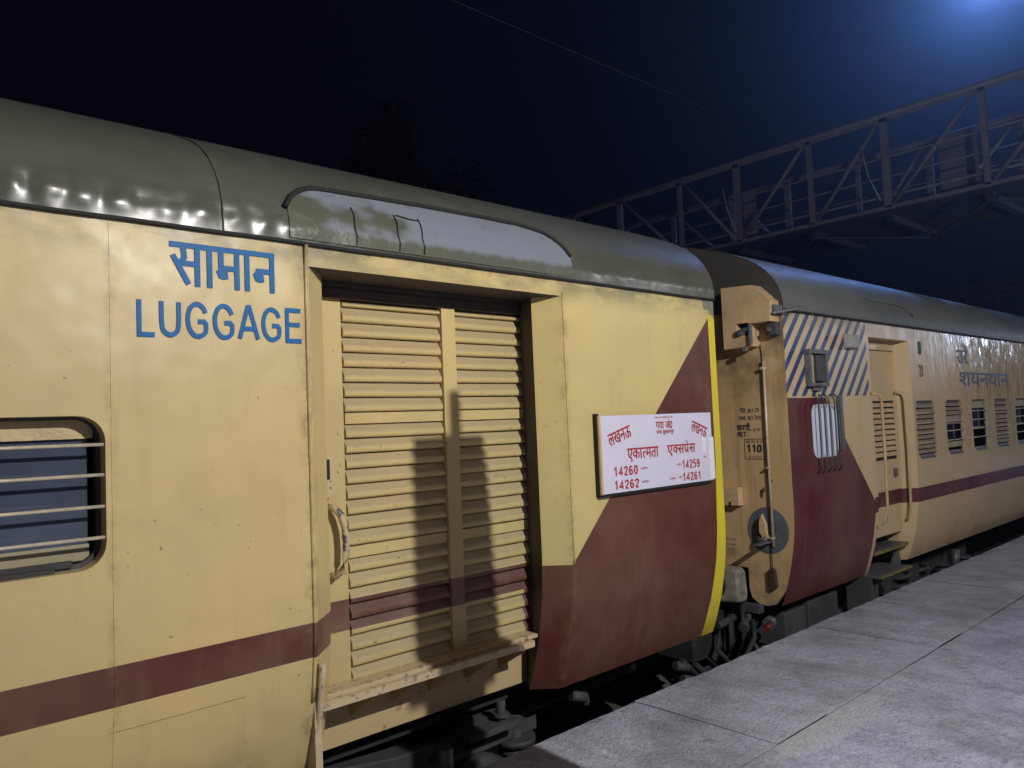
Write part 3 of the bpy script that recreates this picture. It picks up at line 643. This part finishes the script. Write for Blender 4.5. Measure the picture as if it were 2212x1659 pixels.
for k, (a, b, c_, d) in enumerate(((5.50, .45, .10, -.30), (5.40, .50, .05, -.34), (5.46, .34, .02, -.22), (5.30, .55, .0, -.30))):
    m = MB(); m.tube([(a, b, c_), (a-.05, b-.04, (c_+d)/2), (a-.15, b-.02, d), (a-.30, b+.02, d-.04), (a-.45, b+.04, d+.10)], .020+.004*(k % 2), 8); m.build('brake_hose', DARK, c2)
m = MB(); m.box((5.05, .62, -.28), (5.5, 1.0, .05)).box((5.2, .7, -.1), (5.58, 2.4, .0)); m.build('buffer_beam', DARK, c2, .01)
# lettering of the end wall (reads along -Y)
def et(polys, y0, y1, z0, z1, mat, slope=0):
    P = fit(polys, 0, 1, 0, 1); m = MB(); place(m, P, lambda u, v: (E2-.010, y0+(y1-y0)*u, z0+(z1-z0)*v+slope*u), (-1, 0, 0)); return m.build('stencil_lettering', mat, ew)
et(stroke_polys('TARE 30.5 TON', .14)[0], .432, .228, 1.585, 1.622, FADED)
et(deva(['भार'], .01)[0], .412, .36, 1.643, 1.685, FADED); et(stroke_polys('30.5', .14)[0], .345, .29, 1.645, 1.677, FADED); et(deva(['टन'], .01)[0], .275, .24, 1.645, 1.680, FADED)
et(deva(['वापसी.'], .02)[0], .450, .32, 1.50, 1.565, INK); et(stroke_polys('6-27', .15)[0], .30, .235, 1.497, 1.518, FADED)
et(stroke_polys('RET.', .17)[0], .446, .36, 1.452, 1.492, INK)
et(stroke_polys('110', .20, .06)[0], .367, .237, 1.325, 1.395, INK)
et(deva(['कि मी ग्र घ'], .0)[0] if False else stroke_polys('K.M.P.H', .12)[0], .352, .243, 1.283, 1.300, FADED)
et(deva(['की', ' ', 'मी', ' ', 'प', ' ', 'घ'], .0)[0], .375, .23, 1.402, 1.425, FADED)
m = MB()
for a, b, c_, d in ((.390, .386, 1.272, 1.432), (.218, .222, 1.272, 1.432), (.390, .218, 1.430, 1.434), (.390, .218, 1.270, 1.274)): m.quad((E2-.0095, a, c_), (E2-.0095, b, c_), (E2-.0095, b, d), (E2-.0095, a, d))
m.build('stencil_border', INK, ew)
et(stroke_polys('TED WITH', .12)[0], .62, .515, .605, .622, FADED); et(stroke_polys('TED PAINT', .12)[0], .62, .515, .565, .582, FADED)
m = MB()
for q in ((.195, 1.165, .012, .028), (.262, 1.0, .012, .035), (.24, 1.03, .006, .02), (.17, 1.1, .006, .014)):
    m.prism([(q[0]+q[2]*math.cos(a*.785), q[1]+q[3]*math.sin(a*.785)) for a in range(8)], 0, E2-.012, E2-.006)
m.build('rust_spot', simple('rust_spots', (.07, .04, .025), .8), ew)
# side window with vertical bars at the coach end
fr = MB(); A = rrect(5.945, 6.385, 1.255, 1.69, .08); B = rrect(5.965, 6.365, 1.275, 1.67, .065)
for i in range(len(A)):
    j = (i+1) % len(A); fr.quad((A[i][0], -.004, A[i][1]), (A[j][0], -.004, A[j][1]), (B[j][0], -.004, B[j][1]), (B[i][0], -.004, B[i][1]))
wn = fr.build('window', WHITEB, c2)
m = MB(); m.quad((5.945, .010, 1.255), (6.385, .010, 1.255), (6.385, .010, 1.69), (5.945, .010, 1.69)); m.build('frosted_pane', simple('frosted_pane_white', (.74, .80, .92), .3, 0, .08, 4), wn)
for k in range(5):
    x = 5.99+k*.093; m = MB(); m.tube([(x, -.004, 1.77), (x, -.035, 1.745), (x, -.045, 1.70), (x, -.045, 1.20), (x, -.035, 1.16), (x, -.002, 1.13)], .0065, 7); m.build('window_bar', GREYBOX, wn)
m = MB(); m.box((6.40, -.03, 1.30), (6.46, -.002, 1.76)); m.build('window_stay', STEELD, wn, .004)
# lamp fittings on the striped panel
m = MB()
m.box((5.885, -.05, 1.86), (5.915, -.001, 2.11)).box((6.165, -.05, 1.86), (6.195, -.001, 2.11)).box((5.875, -.055, 2.10), (6.20, -.001, 2.135)).box((5.885, -.055, 1.835), (6.195, -.001, 1.862)).box((5.97, -.03, 1.80), (6.11, -.001, 1.836))
lb = m.build('card_holder', STEELD, c2, .003)
m = MB(); m.box((5.93, -.02, 1.865), (6.0, -.005, 2.10)); m.build('card_strip', CREAMP, lb)
m = MB(); m.box((6.03, -.03, 1.88), (6.15, -.006, 2.09)); m.build('tube_grille', GREYBOX, lb)
m = MB(); m.prism([(-.07, 2.285), (-.002, 2.30), (-.002, 2.165), (-.055, 2.175)], 0, 6.60, 6.79); m.build('marker_lamp', simple('lamp_housing', (.36, .35, .33), .4), c2, .006)
# doorway
m = MB(); m.box((7.22, .135, .43), (7.93, .16, 2.20)).box((7.22, .11, 2.20), (7.93, .2, 2.295)); dl = m.build('door', M2, c2, .004)
def louvre(m, X0, X1, z0, z1, y, n, d=.022):
    st = (z1-z0)/n
    for k in range(n):
        zt = z0+(k+1)*st; m.prism([(y, zt), (y-d, zt-st*.55), (y-d, zt-st*.74), (y-.001, zt-st*.66)], 0, X0, X1)
m = MB(); louvre(m, 7.30, 7.60, 1.16, 1.69, .134, 10); louvre(m, 7.63, 7.88, 1.16, 1.69, .134, 10); m.build('door_louvre', BOXM, dl)
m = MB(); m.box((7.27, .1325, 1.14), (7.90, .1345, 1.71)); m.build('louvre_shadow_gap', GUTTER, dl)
m = MB(); m.box((7.80, .10, .97), (7.83, .134, 1.05)); m.build('door_lock', STEELD, dl, .003)
def rail(pts, rad, name='grab_rail'):
    m = MB(); m.tube(pts, rad, 8); return m.build(name, CREAMP, c2)
rail([(7.08, -.003, 1.775), (7.12, -.05, 1.77), (7.145, -.065, 1.73), (7.15, -.066, 1.3), (7.15, -.055, .75), (7.15, -.03, .62), (7.11, -.01, .575), (7.09, .02, .57)], .014)
rail([(7.90, .11, 1.79), (7.92, .05, 1.775), (7.925, .035, 1.72), (7.925, .03, 1.2), (7.925, .04, .66), (7.93, .07, .56), (7.95, .10, .53)], .014)
m = MB(); m.box((7.14, .10, .30), (7.93, .42, .325)); m.build('door_step', STEELD, c2, .003)
m = MB(); m.box((7.14, .085, .298), (7.93, .10, .327)).box((7.02, -.015, .12), (7.72, .0, .14)); m.build('step_edge', simple('yellow_edge_paint', (.20, .17, .04), .6, 0, .5, 9), c2)
m = MB(); m.box((7.02, 0, .118), (7.72, .3, .138)); m.prism([(7.70, .14), (7.86, .30), (7.90, .13), (7.78, .02)], 1, .16, .18); m.build('lower_step', STEELD, c2)
# row of side windows: three kinds, the first of each kind built and then copied
def make_window(kind, cx):
    A = rrect(cx-.25, cx+.25, 1.13, 1.70, .07); B = rrect(cx-.228, cx+.228, 1.16, 1.675, .05); f = MB()
    for i in range(len(A)):
        j = (i+1) % len(A); f.quad((A[i][0], .055, A[i][1]), (A[j][0], .055, A[j][1]), (B[j][0], .06, B[j][1]), (B[i][0], .06, B[i][1]))
    f.box((cx-.19, .030, 1.118), (cx+.19, .055, 1.133))
    w = f.build('window', STEELD, c2); w.location = Vector((cx, -.036, 1.4))-c2.location; w.data.transform(Matrix.Translation(c2.location-Vector((cx, 0, 1.4))))
    def sub(mb, nm, mt):
        o = mb.build(nm, mt); o.data.transform(Matrix.Translation(-Vector((cx, 0, 1.4)))); o.parent = w
    if kind == 0:
        m = MB(); louvre(m, cx-.23, cx-.005, 1.40, 1.67, .06, 5, .03); louvre(m, cx+.005, cx+.23, 1.40, 1.67, .06, 5, .03); louvre(m, cx-.23, cx+.23, 1.16, 1.40, .06, 5, .03); sub(m, 'louvre_shutter', SHUT)
        m = MB(); m.box((cx-.24, .061, 1.15), (cx+.24, .064, 1.68)); sub(m, 'shutter_backing', GUTTER)
    elif kind == 1:
        m = MB(); louvre(m, cx-.23, cx-.005, 1.53, 1.67, .06, 3, .03); louvre(m, cx+.005, cx+.23, 1.53, 1.67, .06, 3, .03); m.box((cx-.23, .055, 1.44), (cx+.23, .065, 1.53)); sub(m, 'louvre_shutter', SHUT)
        m = MB(); m.quad((cx-.23, .09, 1.22), (cx+.23, .09, 1.22), (cx+.23, .09, 1.45), (cx-.23, .09, 1.45)); sub(m, 'pane', GLASSD)
        m = MB(); m.box((cx-.23, .06, 1.19), (cx+.23, .08, 1.25)); sub(m, 'lower_rail', INTERC)
        m = MB(); m.box((cx-.24, .12, 1.14), (cx+.24, .125, 1.68)); sub(m, 'dark_interior', GUTTER)
    else:
        m = MB(); m.box((cx-.23, .055, 1.60), (cx+.23, .065, 1.675)).box((cx-.23, .07, 1.36), (cx+.23, .08, 1.385)); sub(m, 'blind', INTERC)
        m = MB(); m.quad((cx-.23, .085, 1.385), (cx+.23, .085, 1.385), (cx+.23, .085, 1.60), (cx-.23, .085, 1.60)); sub(m, 'pane', GLASSD)
        m = MB(); m.box((cx-.24, .35, 1.14), (cx+.24, .36, 1.68)); sub(m, 'dark_interior', DARK)
    m = MB()
    for z in (1.57, 1.47, 1.37, 1.27): m.tube([(cx-.25, .034, z), (cx+.25, .034, z)], .006, 6)
    sub(m, 'window_bars', BARM); return w
proto = {}
for i, x in enumerate(WX):
    k = (0, 1, 2, 0, 2, 1)[i % 6]
    if k not in proto: proto[k] = make_window(k, x)
    else: copy_tree(proto[k], c2, Vector((x, -.036, 1.4))-c2.location)
# small marks
P, _ = deva(['उरे'], .01); mb = MB(); place(mb, fit(P, 0, 1, 0, 1), lambda u, v: (9.36+u*.36, -.004, 2.10+v*.22)); mb.build('blue_lettering', simple('dark_blue_lettering', (.03, .05, .11), .5), c2)
P, _ = deva(['शयनयान'], .01); mb = MB(); place(mb, fit(P, 0, 1, 0, 1), lambda u, v: (9.40+u*1.75, -.004, 1.85+v*.16)); mb.build('blue_lettering', bpy.data.materials['dark_blue_lettering'], c2)
m = MB(); m.box((8.27, -.004, 2.17), (8.345, -.001, 2.30)); m.build('green_mark', simple('green_mark_paint', (.03, .06, .045), .6), c2)
P, _ = stroke_polys('20', .2, .2); mb = MB(); place(mb, fit(P, 0, 1, 0, 1), lambda u, v: (8.255+u*.10, -.004, 1.94+v*.13)); mb.build('faded_lettering', FADED, c2)

# ================================================================== PLATFORM, TRACK, GROUND
CONC = N('platform_concrete', .8)
n = CONC
c = n.mix(n.map(n.noise(1.1, 6, .65), .3, .7), (.44, .45, .58), (.63, .64, .80))
c = n.mix(n.map(n.noise(5, 6, .7), .45, .75, 0, .6), c, (.23, .23, .25))
pit = n.map(n.vor(26), .0, .16, 1, 0); pit = n.AND(pit, n.map(n.noise(3, 3), .45, .6), n.lt(n.Y, -.02))
c = n.mix(n.M('MULTIPLY', pit, .9), c, (.10, .10, .11)); pz = n.map(n.noise(30, 5, .75), .54, .66, 0, .65); c = n.mix(pz, c, (.17, .17, .19)); c = n.mix(n.map(n.noise(2.4, 7, .75, (1.6, .6, 1)), .48, .62, 0, .6), c, (.24, .24, .29)); c = n.mix(n.map(n.noise(6.5, 3, .5), .66, .72, 0, .5), c, (.13, .10, .09))
wh = n.map(n.vor(17, stretch=(1, 1.3, 1)), .0, .07, .9, 0); wh = n.AND(wh, n.map(n.noise(2.3, 2), .5, .55)); c = n.mix(wh, c, (.6, .62, .66))
# whitewashed repair patches along the inner joint
pa = n.map(n.noise(3.2, 8, .8, (1.0, 1.8, 1)), .50, .62, 0, .75); pa = n.AND(pa, n.map(n.M('ABSOLUTE', n.M('ADD', n.Y, 1.15)), .18, .50, .75, 0)); c = n.mix(pa, c, (.55, .57, .60))
q_ = n.M('ADD', n.AND(n.map(n.M('ABSOLUTE', n.M('ADD', n.Y, 1.03)), .0, .20, 1, 0), n.map(n.M('ABSOLUTE', n.M('SUBTRACT', n.X, 3.95)), .2, .85, 1, 0)), n.M('MULTIPLY', n.noise(11, 8, .8), 1.0))
c = n.mix(n.map(q_, .86, .99, 0, .75), c, (.58, .60, .65)); c = n.mix(n.map(n.noise(75, 3, .7), .35, .7, 0, .5), c, (.17, .17, .185)); c = n.mix(n.map(n.noise(60, 2), .66, .72, 0, .7), c, (.66, .66, .70))
pd = n.map(n.noise(.9, 4, .6), .52, .66, 0, .45); c = n.mix(pd, c, (.15, .155, .17))
cr = n.M('ABSOLUTE', n.M('ADD', n.M('ADD', n.Y, n.M('MULTIPLY', n.X, .12)), n.M('MULTIPLY', n.noise(1.3, 5, .6), .9))); cr = n.map(n.M('ABSOLUTE', n.M('ADD', n.M('MULTIPLY', cr, -1), 1.55)), .0, .010, .75, 0); c = n.mix(cr, c, (.08, .08, .085))
n.col(c); n.bump(n.M('ADD', n.M('ADD', n.noise(9, 6, .7), n.M('MULTIPLY', n.noise(90, 3), .3)), n.M('ADD', n.M('MULTIPLY', pit, -.8), n.M('MULTIPLY', n.noise(38, 4, .7), .7))), .8, .02); CONC = n.m
pf = MB()
pf.grid(lambda x, y: (x, y, .004*noise.noise(Vector((x*.8, y*.8, 0)))-.006), frange(-15, 70, .5), frange(-14, -.9474, .4))
pf.box((-15, -13.9, -1.3), (70, -.18, -.10))
plat = struct(pf.build('platform', CONC)) 
mb = MB(); xj = [2.985+.531*k for k in range(-34, 127)]
for a, b in zip(xj, xj[1:]):
    dz = random.uniform(-.003, .003); g = .0007; n_ = 6
    ys = frange(-.947, -.05, .11)
    zt = lambda x, y: dz+.0018*noise.noise(Vector((x*5, y*5, 2)))
    if -2 < a < 14:
        us = frange(a+g, b-g, .075)
        def fe(x, y): 
            e_ = .014*noise.noise(Vector((x*9, 0, 5)))+.010*noise.noise(Vector((x*31, 0, 1))) if y > -.051 else 0
            return (x, y+e_, zt(x, y)-(.004 if y > -.051 else 0))
        mb.grid(fe, us, ys, False)
        mb.grid(lambda x, t: (x, -.05+(.014*noise.noise(Vector((x*9, 0, 5)))+.010*noise.noise(Vector((x*31, 0, 1))))-.01*t, dz-.004-.14*t), us, [0, .3, 1], False)
        for xx in (a+g, b-g): mb.quad((xx, -.947, -.07), (xx, -.055, -.07), (xx, -.055, dz-.004), (xx, -.947, dz))
    else: mb.box((a+g, -.94, -.1), (b-g, -.05, dz))
cop = struct(mb.build('platform_edge', CONC))
mb = MB(); mb.grid(lambda x, y: (x, y, -1.06), [-60, 0, 60, 250], [-60, 0, 60, 200], False); struct(mb.build('ground', simple('dark_ground', (.04, .038, .034), .95, 0, .4, 1)))
BAL = simple('ballast_stone', (.17, .16, .15), .9, 0, .5, 12, .5)
mb = MB(); mb.grid(lambda x, y: (x, y, -1.02+.02*noise.noise(Vector((x*4, y*4, 0)))), frange(-4, 30, .2), frange(-.17, 3.4, .12)); st = mb.build('ballast_bed', BAL); struct(st)
mb = MB(); rnd = random.Random(3)
for k in range(5200):
    x = rnd.uniform(1.2, 16); y = rnd.uniform(-.14, .75) if k % 4 else rnd.uniform(.75, 3.2); s_ = rnd.uniform(.014, .034); z = -1.0+rnd.uniform(-.01, .03)
    ang = rnd.uniform(0, 6.28); v = []
    for (a, b, cc_) in ((1,0,0),(-1,0,0),(0,1,0),(0,-1,0),(0,0,1),(0,0,-1)):
        v.append(mb.bm.verts.new((x+s_*(a*math.cos(ang)-b*math.sin(ang))*rnd.uniform(.7, 1.3), y+s_*(a*math.sin(ang)+b*math.cos(ang))*rnd.uniform(.7, 1.3), z+s_*cc_*rnd.uniform(.5, .9))))
    for f in ((0,2,4),(2,1,4),(1,3,4),(3,0,4)): mb.bm.faces.new([v[i] for i in f])
struct(mb.build('ballast', BAL), 'stuff')
RAILM = simple('rail_steel', (.10, .075, .06), .5, .5, .3, 9)
for i, ry in enumerate((.78, 2.46)):
    m = MB(); prf = [(-.068,-1.01),(.068,-1.01),(.068,-.995),(.01,-.975),(.01,-.885),(.034,-.872),(.034,-.84),(-.034,-.84),(-.034,-.872),(-.01,-.885),(-.01,-.975),(-.068,-.995)]
    m.prism([(ry+a, b) for a, b in prf], 0, -15, 60)
    tag(m.build('rail', RAILM), ['steel rail under the coaches on the side nearer the platform', 'steel rail under the coaches on the side farther from the platform'][i], 'rail', 'rails of the track under the train')
m = MB(); m.prism([(-.13,-1.10),(.13,-1.10),(.105,-1.0),(.085,-.985),(-.085,-.985),(-.105,-1.0)], 1, .20, 3.04)
sp = m.build('sleeper', simple('sleeper_concrete', (.26, .27, .28), .85, 0, .3, 6, .4))
for v in sp.data.vertices:
    if v.co.y > 1.5: pass
for k in range(-6, 34):
    o = sp if k == 0 else sp.copy()
    if k: COL.objects.link(o)
    o.location.x = 2.42+.65*k
    tag(o, 'grey concrete sleeper lying in ballast under the coaches', 'sleeper', 'concrete sleepers of the track under the train')

# ================================================================== FOOTBRIDGE
FBM = N('bridge_paint', .55); FBM.col(FBM.mix(FBM.map(FBM.noise(2, 5), .35, .7), (.30, .285, .33), (.21, .20, .235))); FBM = FBM.m
PANM = simple('bridge_panel', (.30, .29, .34), .6, 0, .2, 2)
fb = thing('footbridge', 'steel truss footbridge with handrails crossing high over the tracks', 'footbridge', (20, 8, -1))
YS = [-4.2, -1.98, .25, 2.475, 4.7, 6.69, 8.93, 10.94, 13.36, 15.5, 17.7, 19.9, 22.1]
X0, X1_, ZT, ZB = 20.0, 23.0, 9.06, 6.70
for xx, suff in ((X0, 0), (X1_, 1)):
    m = MB(); m.tube([(xx, YS[0], ZT), (xx, YS[-1], ZT)], .085, 10); m.box((xx-.05, YS[0], ZT-.16), (xx-.035, YS[-1], ZT-.06)); m.build('top_chord', FBM, fb)
    m = MB(); m.box((xx-.05, YS[0], ZB-.05), (xx+.05, YS[-1], ZB+.05)); m.build('bottom_chord', FBM, fb)
    for i, y in enumerate(YS):
        w_ = .13 if i % 2 else .19
        m = MB(); m.box((xx-.05, y-w_/2, ZB), (xx+.05, y+w_/2, ZT)); m.build('vertical_post', FBM, fb)
    for i in range(len(YS)-1):
        ya, yb = YS[i], YS[i+1]
        if yb <= 8.94: a, b = (xx, ya+.12, ZT-.1), (xx, yb-.12, ZB+.08)
        else: a, b = (xx, yb-.12, ZT-.1), (xx, ya+.12, ZB+.08)
        m = MB(); m.tube([a, b], .055, 8); m.build('diagonal_brace', FBM, fb)
    for z in ((8.02, 7.52, 7.03) if not suff else (7.9, 7.4)):
        m = MB(); m.tube([(xx+(.12 if not suff else -.12), YS[0], z), (xx+(.12 if not suff else -.12), YS[-1], z)], .024 if z > 7.1 else .036, 6); m.build('handrail', FBM, fb)
m = MB(); m.box((X0+.05, YS[0], ZB-.18), (X1_-.05, YS[-1], ZB-.06)); m.build('deck', DARK, fb)
for y in YS[::1]:
    m = MB(); m.box((X0-.02, y-.08, ZB-.34), (X1_+.02, y+.08, ZB-.18)); m.build('cross_girder', DARK, fb)
for i in range(0, len(YS)-1):
    m = MB(); a, b = ((X0, YS[i], ZB-.36), (X1_, YS[i+1], ZB-.36)) if i % 2 else ((X1_, YS[i], ZB-.36), (X0, YS[i+1], ZB-.36)); m.bar(a, b, .09, .03); m.build('wind_brace', GREYBOX, fb)
for y0, y1 in ((3.45, 4.4), (9.95, 10.45), (10.95, 11.3), (17, 17.8)):
    m = MB(); m.box((X1_-.14, y0, 7.15), (X1_-.12, y1, ZT)); m.build('side_sheet', PANM, fb)
for y in (-1.98, 19.9):
    for xx in (X0, X1_):
        m = MB(); m.box((xx-.15, y-.15, -1.0), (xx+.15, y+.15, ZB-.34)); m.build('tower_leg', FBM, fb)
# bright straps (cables) on the near truss
m = MB(); m.tube([(19.9, 9.35, 8.35), (19.9, 9.22, 7.7), (19.9, 8.98, 7.0)], .022, 6); m.build('strap', simple('pale_strap', (.5, .5, .5), .5), fb); m = MB(); m.tube([(19.9, 5.25, 8.35), (19.9, 5.12, 7.6), (19.9, 4.85, 6.9)], .022, 6); m.build('strap', bpy.data.materials['pale_strap'], fb)

# portal gantry farther along
gt_ = thing('catenary_gantry', 'dark overhead line gantry beyond the second coach', 'gantry', (40, 8, -1))
for z in (7.22, 6.86):
    m = MB(); m.box((39.92, -4, z-.07), (40.08, 26, z+.07)); m.build('beam', DARK, gt_)
m = MB()
for k in range(30): m.bar((40, -4+k, 6.86 if k % 2 else 7.22), (40, -3+k, 7.22 if k % 2 else 6.86), .05, .05)
m.build('lattice', DARK, gt_)
for y in (-4, 26):
    m = MB(); m.box((39.85, y-.15, -1), (40.15, y+.15, 7.3)); m.build('mast', DARK, gt_)
m = MB(); m.box((39.93, 7.83, 5.7), (40.07, 7.97, 6.8)); m.box((39.95, 7.4, 6.55), (40.05, 8.5, 6.66)); m.build('drop_post', DARK, gt_)
m = MB(); m.tube([(40, 7.35, 6.0), (40, 7.0, 5.85)], .09, 8); m.tube([(40, 8.35, 5.93), (40, 8.55, 5.98)], .07, 8); m.build('insulator', DARK, gt_)
for i, (zw, nm) in enumerate(((5.0, 'lower contact wire hanging above the coach roofs'), (6.1, 'upper carrying wire hanging above the coach roofs'))):
    m = MB(); m.tube([(x, 1.62, zw+(.25*((x-12)/26)**2 if i else 0)) for x in frange(-30, 60, 3)], .003, 5)
    tag(m.build('overhead_wire', GUTTER), nm, 'overhead wire', 'overhead wires of the track')

# ================================================================== TREE
def tree(x, y, H, rad, label, seed):
    t = thing('tree', label, 'tree', (x, y, -1.06), 'trees behind the train')
    rn = random.Random(seed); m = MB(); m.tube([(x, y, -1.06), (x+.1, y, H*.35), (x+.05, y, H*.7)], [.35, .27, .12], 10)
    for k in range(7):
        a = rn.uniform(0, 6.28); z = H*rn.uniform(.3, .55); m.tube([(x+.05, y, z), (x+math.cos(a)*rad*.4, y+math.sin(a)*rad*.4, z+rad*.35), (x+math.cos(a)*rad*.75, y+math.sin(a)*rad*.75, z+rad*.6)], [.12, .08, .03], 7)
    m.build('trunk', simple('bark', (.06, .045, .035), .9), t)
    m = MB(); cl = []
    for k in range(46):
        a = rn.uniform(0, 6.28); rr = rad*rn.uniform(.1, .95); hz = H-rad*1.1-.35*rr+rn.uniform(-1, 1)*rad*.75*(1-(rr/rad)**2)**.5
        cl.append((x+rr*math.cos(a), y+rr*math.sin(a)*.8, hz, rn.uniform(.4, .95)))
    cl.append((x, y, H-.9, .9)); cl.append((x-.5, y, H-1.4, 1.1))
    for (a, b, c_, s_) in cl:
        for k in range(260):
            d = Vector((rn.gauss(0, 1), rn.gauss(0, 1), rn.gauss(0, 1))).normalized()*s_*rn.uniform(.4, 1.15); q = Vector((a, b, c_))+d
            u = Vector((rn.gauss(0, 1), rn.gauss(0, 1), rn.gauss(0, 1))).normalized(); v = u.orthogonal().normalized(); L = rn.uniform(.14, .26)
            m.bm.faces.new([m.bm.verts.new(q+e_) for e_ in (u*L, v*L*.45, -u*L, -v*L*.45)])
    m.build('crown', simple('foliage', (.010, .016, .009), .9, 0, .3, 1, 0, .1), t)
tree(14.3, 18, 12.6, 3.6, 'dark leafy tree rising behind the coach roof, tallest of the tree mass', 5)
tree(18.0, 20, 10.3, 2.8, 'lower dark tree right of the tallest one behind the roof', 8)

# ================================================================== LAMPS AND POSTS (platform side)
POLE = simple('pole_paint', (.30, .30, .31), .5, .2, .2, 4)
HOUS = simple('lamp_casting', (.2, .2, .21), .4, .3)
def lamp_post(pos, base, label, col, strength, size=.16):
    t = thing('lamp_post', label, 'lamp post', (base[0], base[1], 0), 'lamp posts of the station')
    L = Vector(pos); m = MB(); m.tube([(base[0], base[1], 0), (base[0], base[1], L.z+.25)], [.09, .06], 14); m.box((base[0]-.15, base[1]-.15, 0), (base[0]+.15, base[1]+.15, .02)); m.build('pole', POLE, t)
    m = MB(); m.tube([(base[0], base[1], L.z+.2), ((base[0]+L.x)/2, (base[1]+L.y)/2, L.z+.33), (L.x, L.y, L.z+.27)], .025, 8); m.build('arm', POLE, t)
    m = MB(); m.tube([(L.x, L.y, L.z+.30), (L.x, L.y, L.z+.24), (L.x, L.y, L.z+.16)], [.05, size*.8, size], 20); hd = m.build('lamp_head', HOUS, t)
    m = MB(); m.tube([(L.x, L.y, L.z+.157), (L.x, L.y, L.z+.150)], size*.35, 20); m.build('lamp_lens', emit('lens_glow_%s' % label[:4], col, strength), hd)
lamp_post(KEY, (2.4, -6.2), 'short lamp post with a white lamp on its arm opposite the luggage door', (1, .97, .94), 8)
lamp_post(MID, (11.5, -7.4), 'lamp post on the platform opposite the window row of the second coach', (.92, .95, 1), 8)
lamp_post(BLUE, (50, 8.2), 'tall floodlight mast beyond the footbridge with bluish light', (.45, .6, 1), 40, .5)
lamp_post(FAR, (25, -4.6), 'distant lamp post on the platform beyond the footbridge', (.65, .78, 1), 8)
lamp_post(TOP, (-5, -9), 'tall lamp mast far back on the platform to the left of the luggage coach', (.9, .95, 1), 10)
# invented post between lamp and luggage door, added to cast the door shadow
tp = thing('shadow_post', 'invented grey post with a box on top, added on the platform to cast the door shadow', 'post', (2.455, -2.66, 0))
m = MB(); m.tube([(2.455, -2.66, 0), (2.455, -2.66, 2.5)], .083, 20); m.build('post', POLE, tp)
m = MB(); m.prism([(2.332, 2.40), (2.560, 2.40), (2.538, 2.865), (2.343, 2.865)], 1, -2.74, -2.60); m.build('cabinet', POLE, tp, .004)  # cabinet outline shaped to give the shadow on the door
m = MB(); m.tube([(2.455, -2.66, 2.86), (2.455, -2.66, 2.98)], .019, 10); m.build('shadow_spike', POLE, tp)

# ================================================================== HAZE
hz = N('night_haze'); t_ = hz.t; t_.nodes.remove(hz.b); v = t_.nodes.new('ShaderNodeVolumePrincipled')
v.inputs['Color'].default_value = (.85, .9, 1, 1); v.inputs['Density'].default_value = .0022; v.inputs['Anisotropy'].default_value = .80
out = [q for q in t_.nodes if q.type == 'OUTPUT_MATERIAL'][0]
for l in list(out.inputs['Surface'].links): t_.links.remove(l)
t_.links.new(v.outputs[0], out.inputs['Volume'])
mb = MB(); mb.box((-62, -62, -2.2), (252, 202, 42)); struct(mb.build('haze', hz.m), 'stuff')
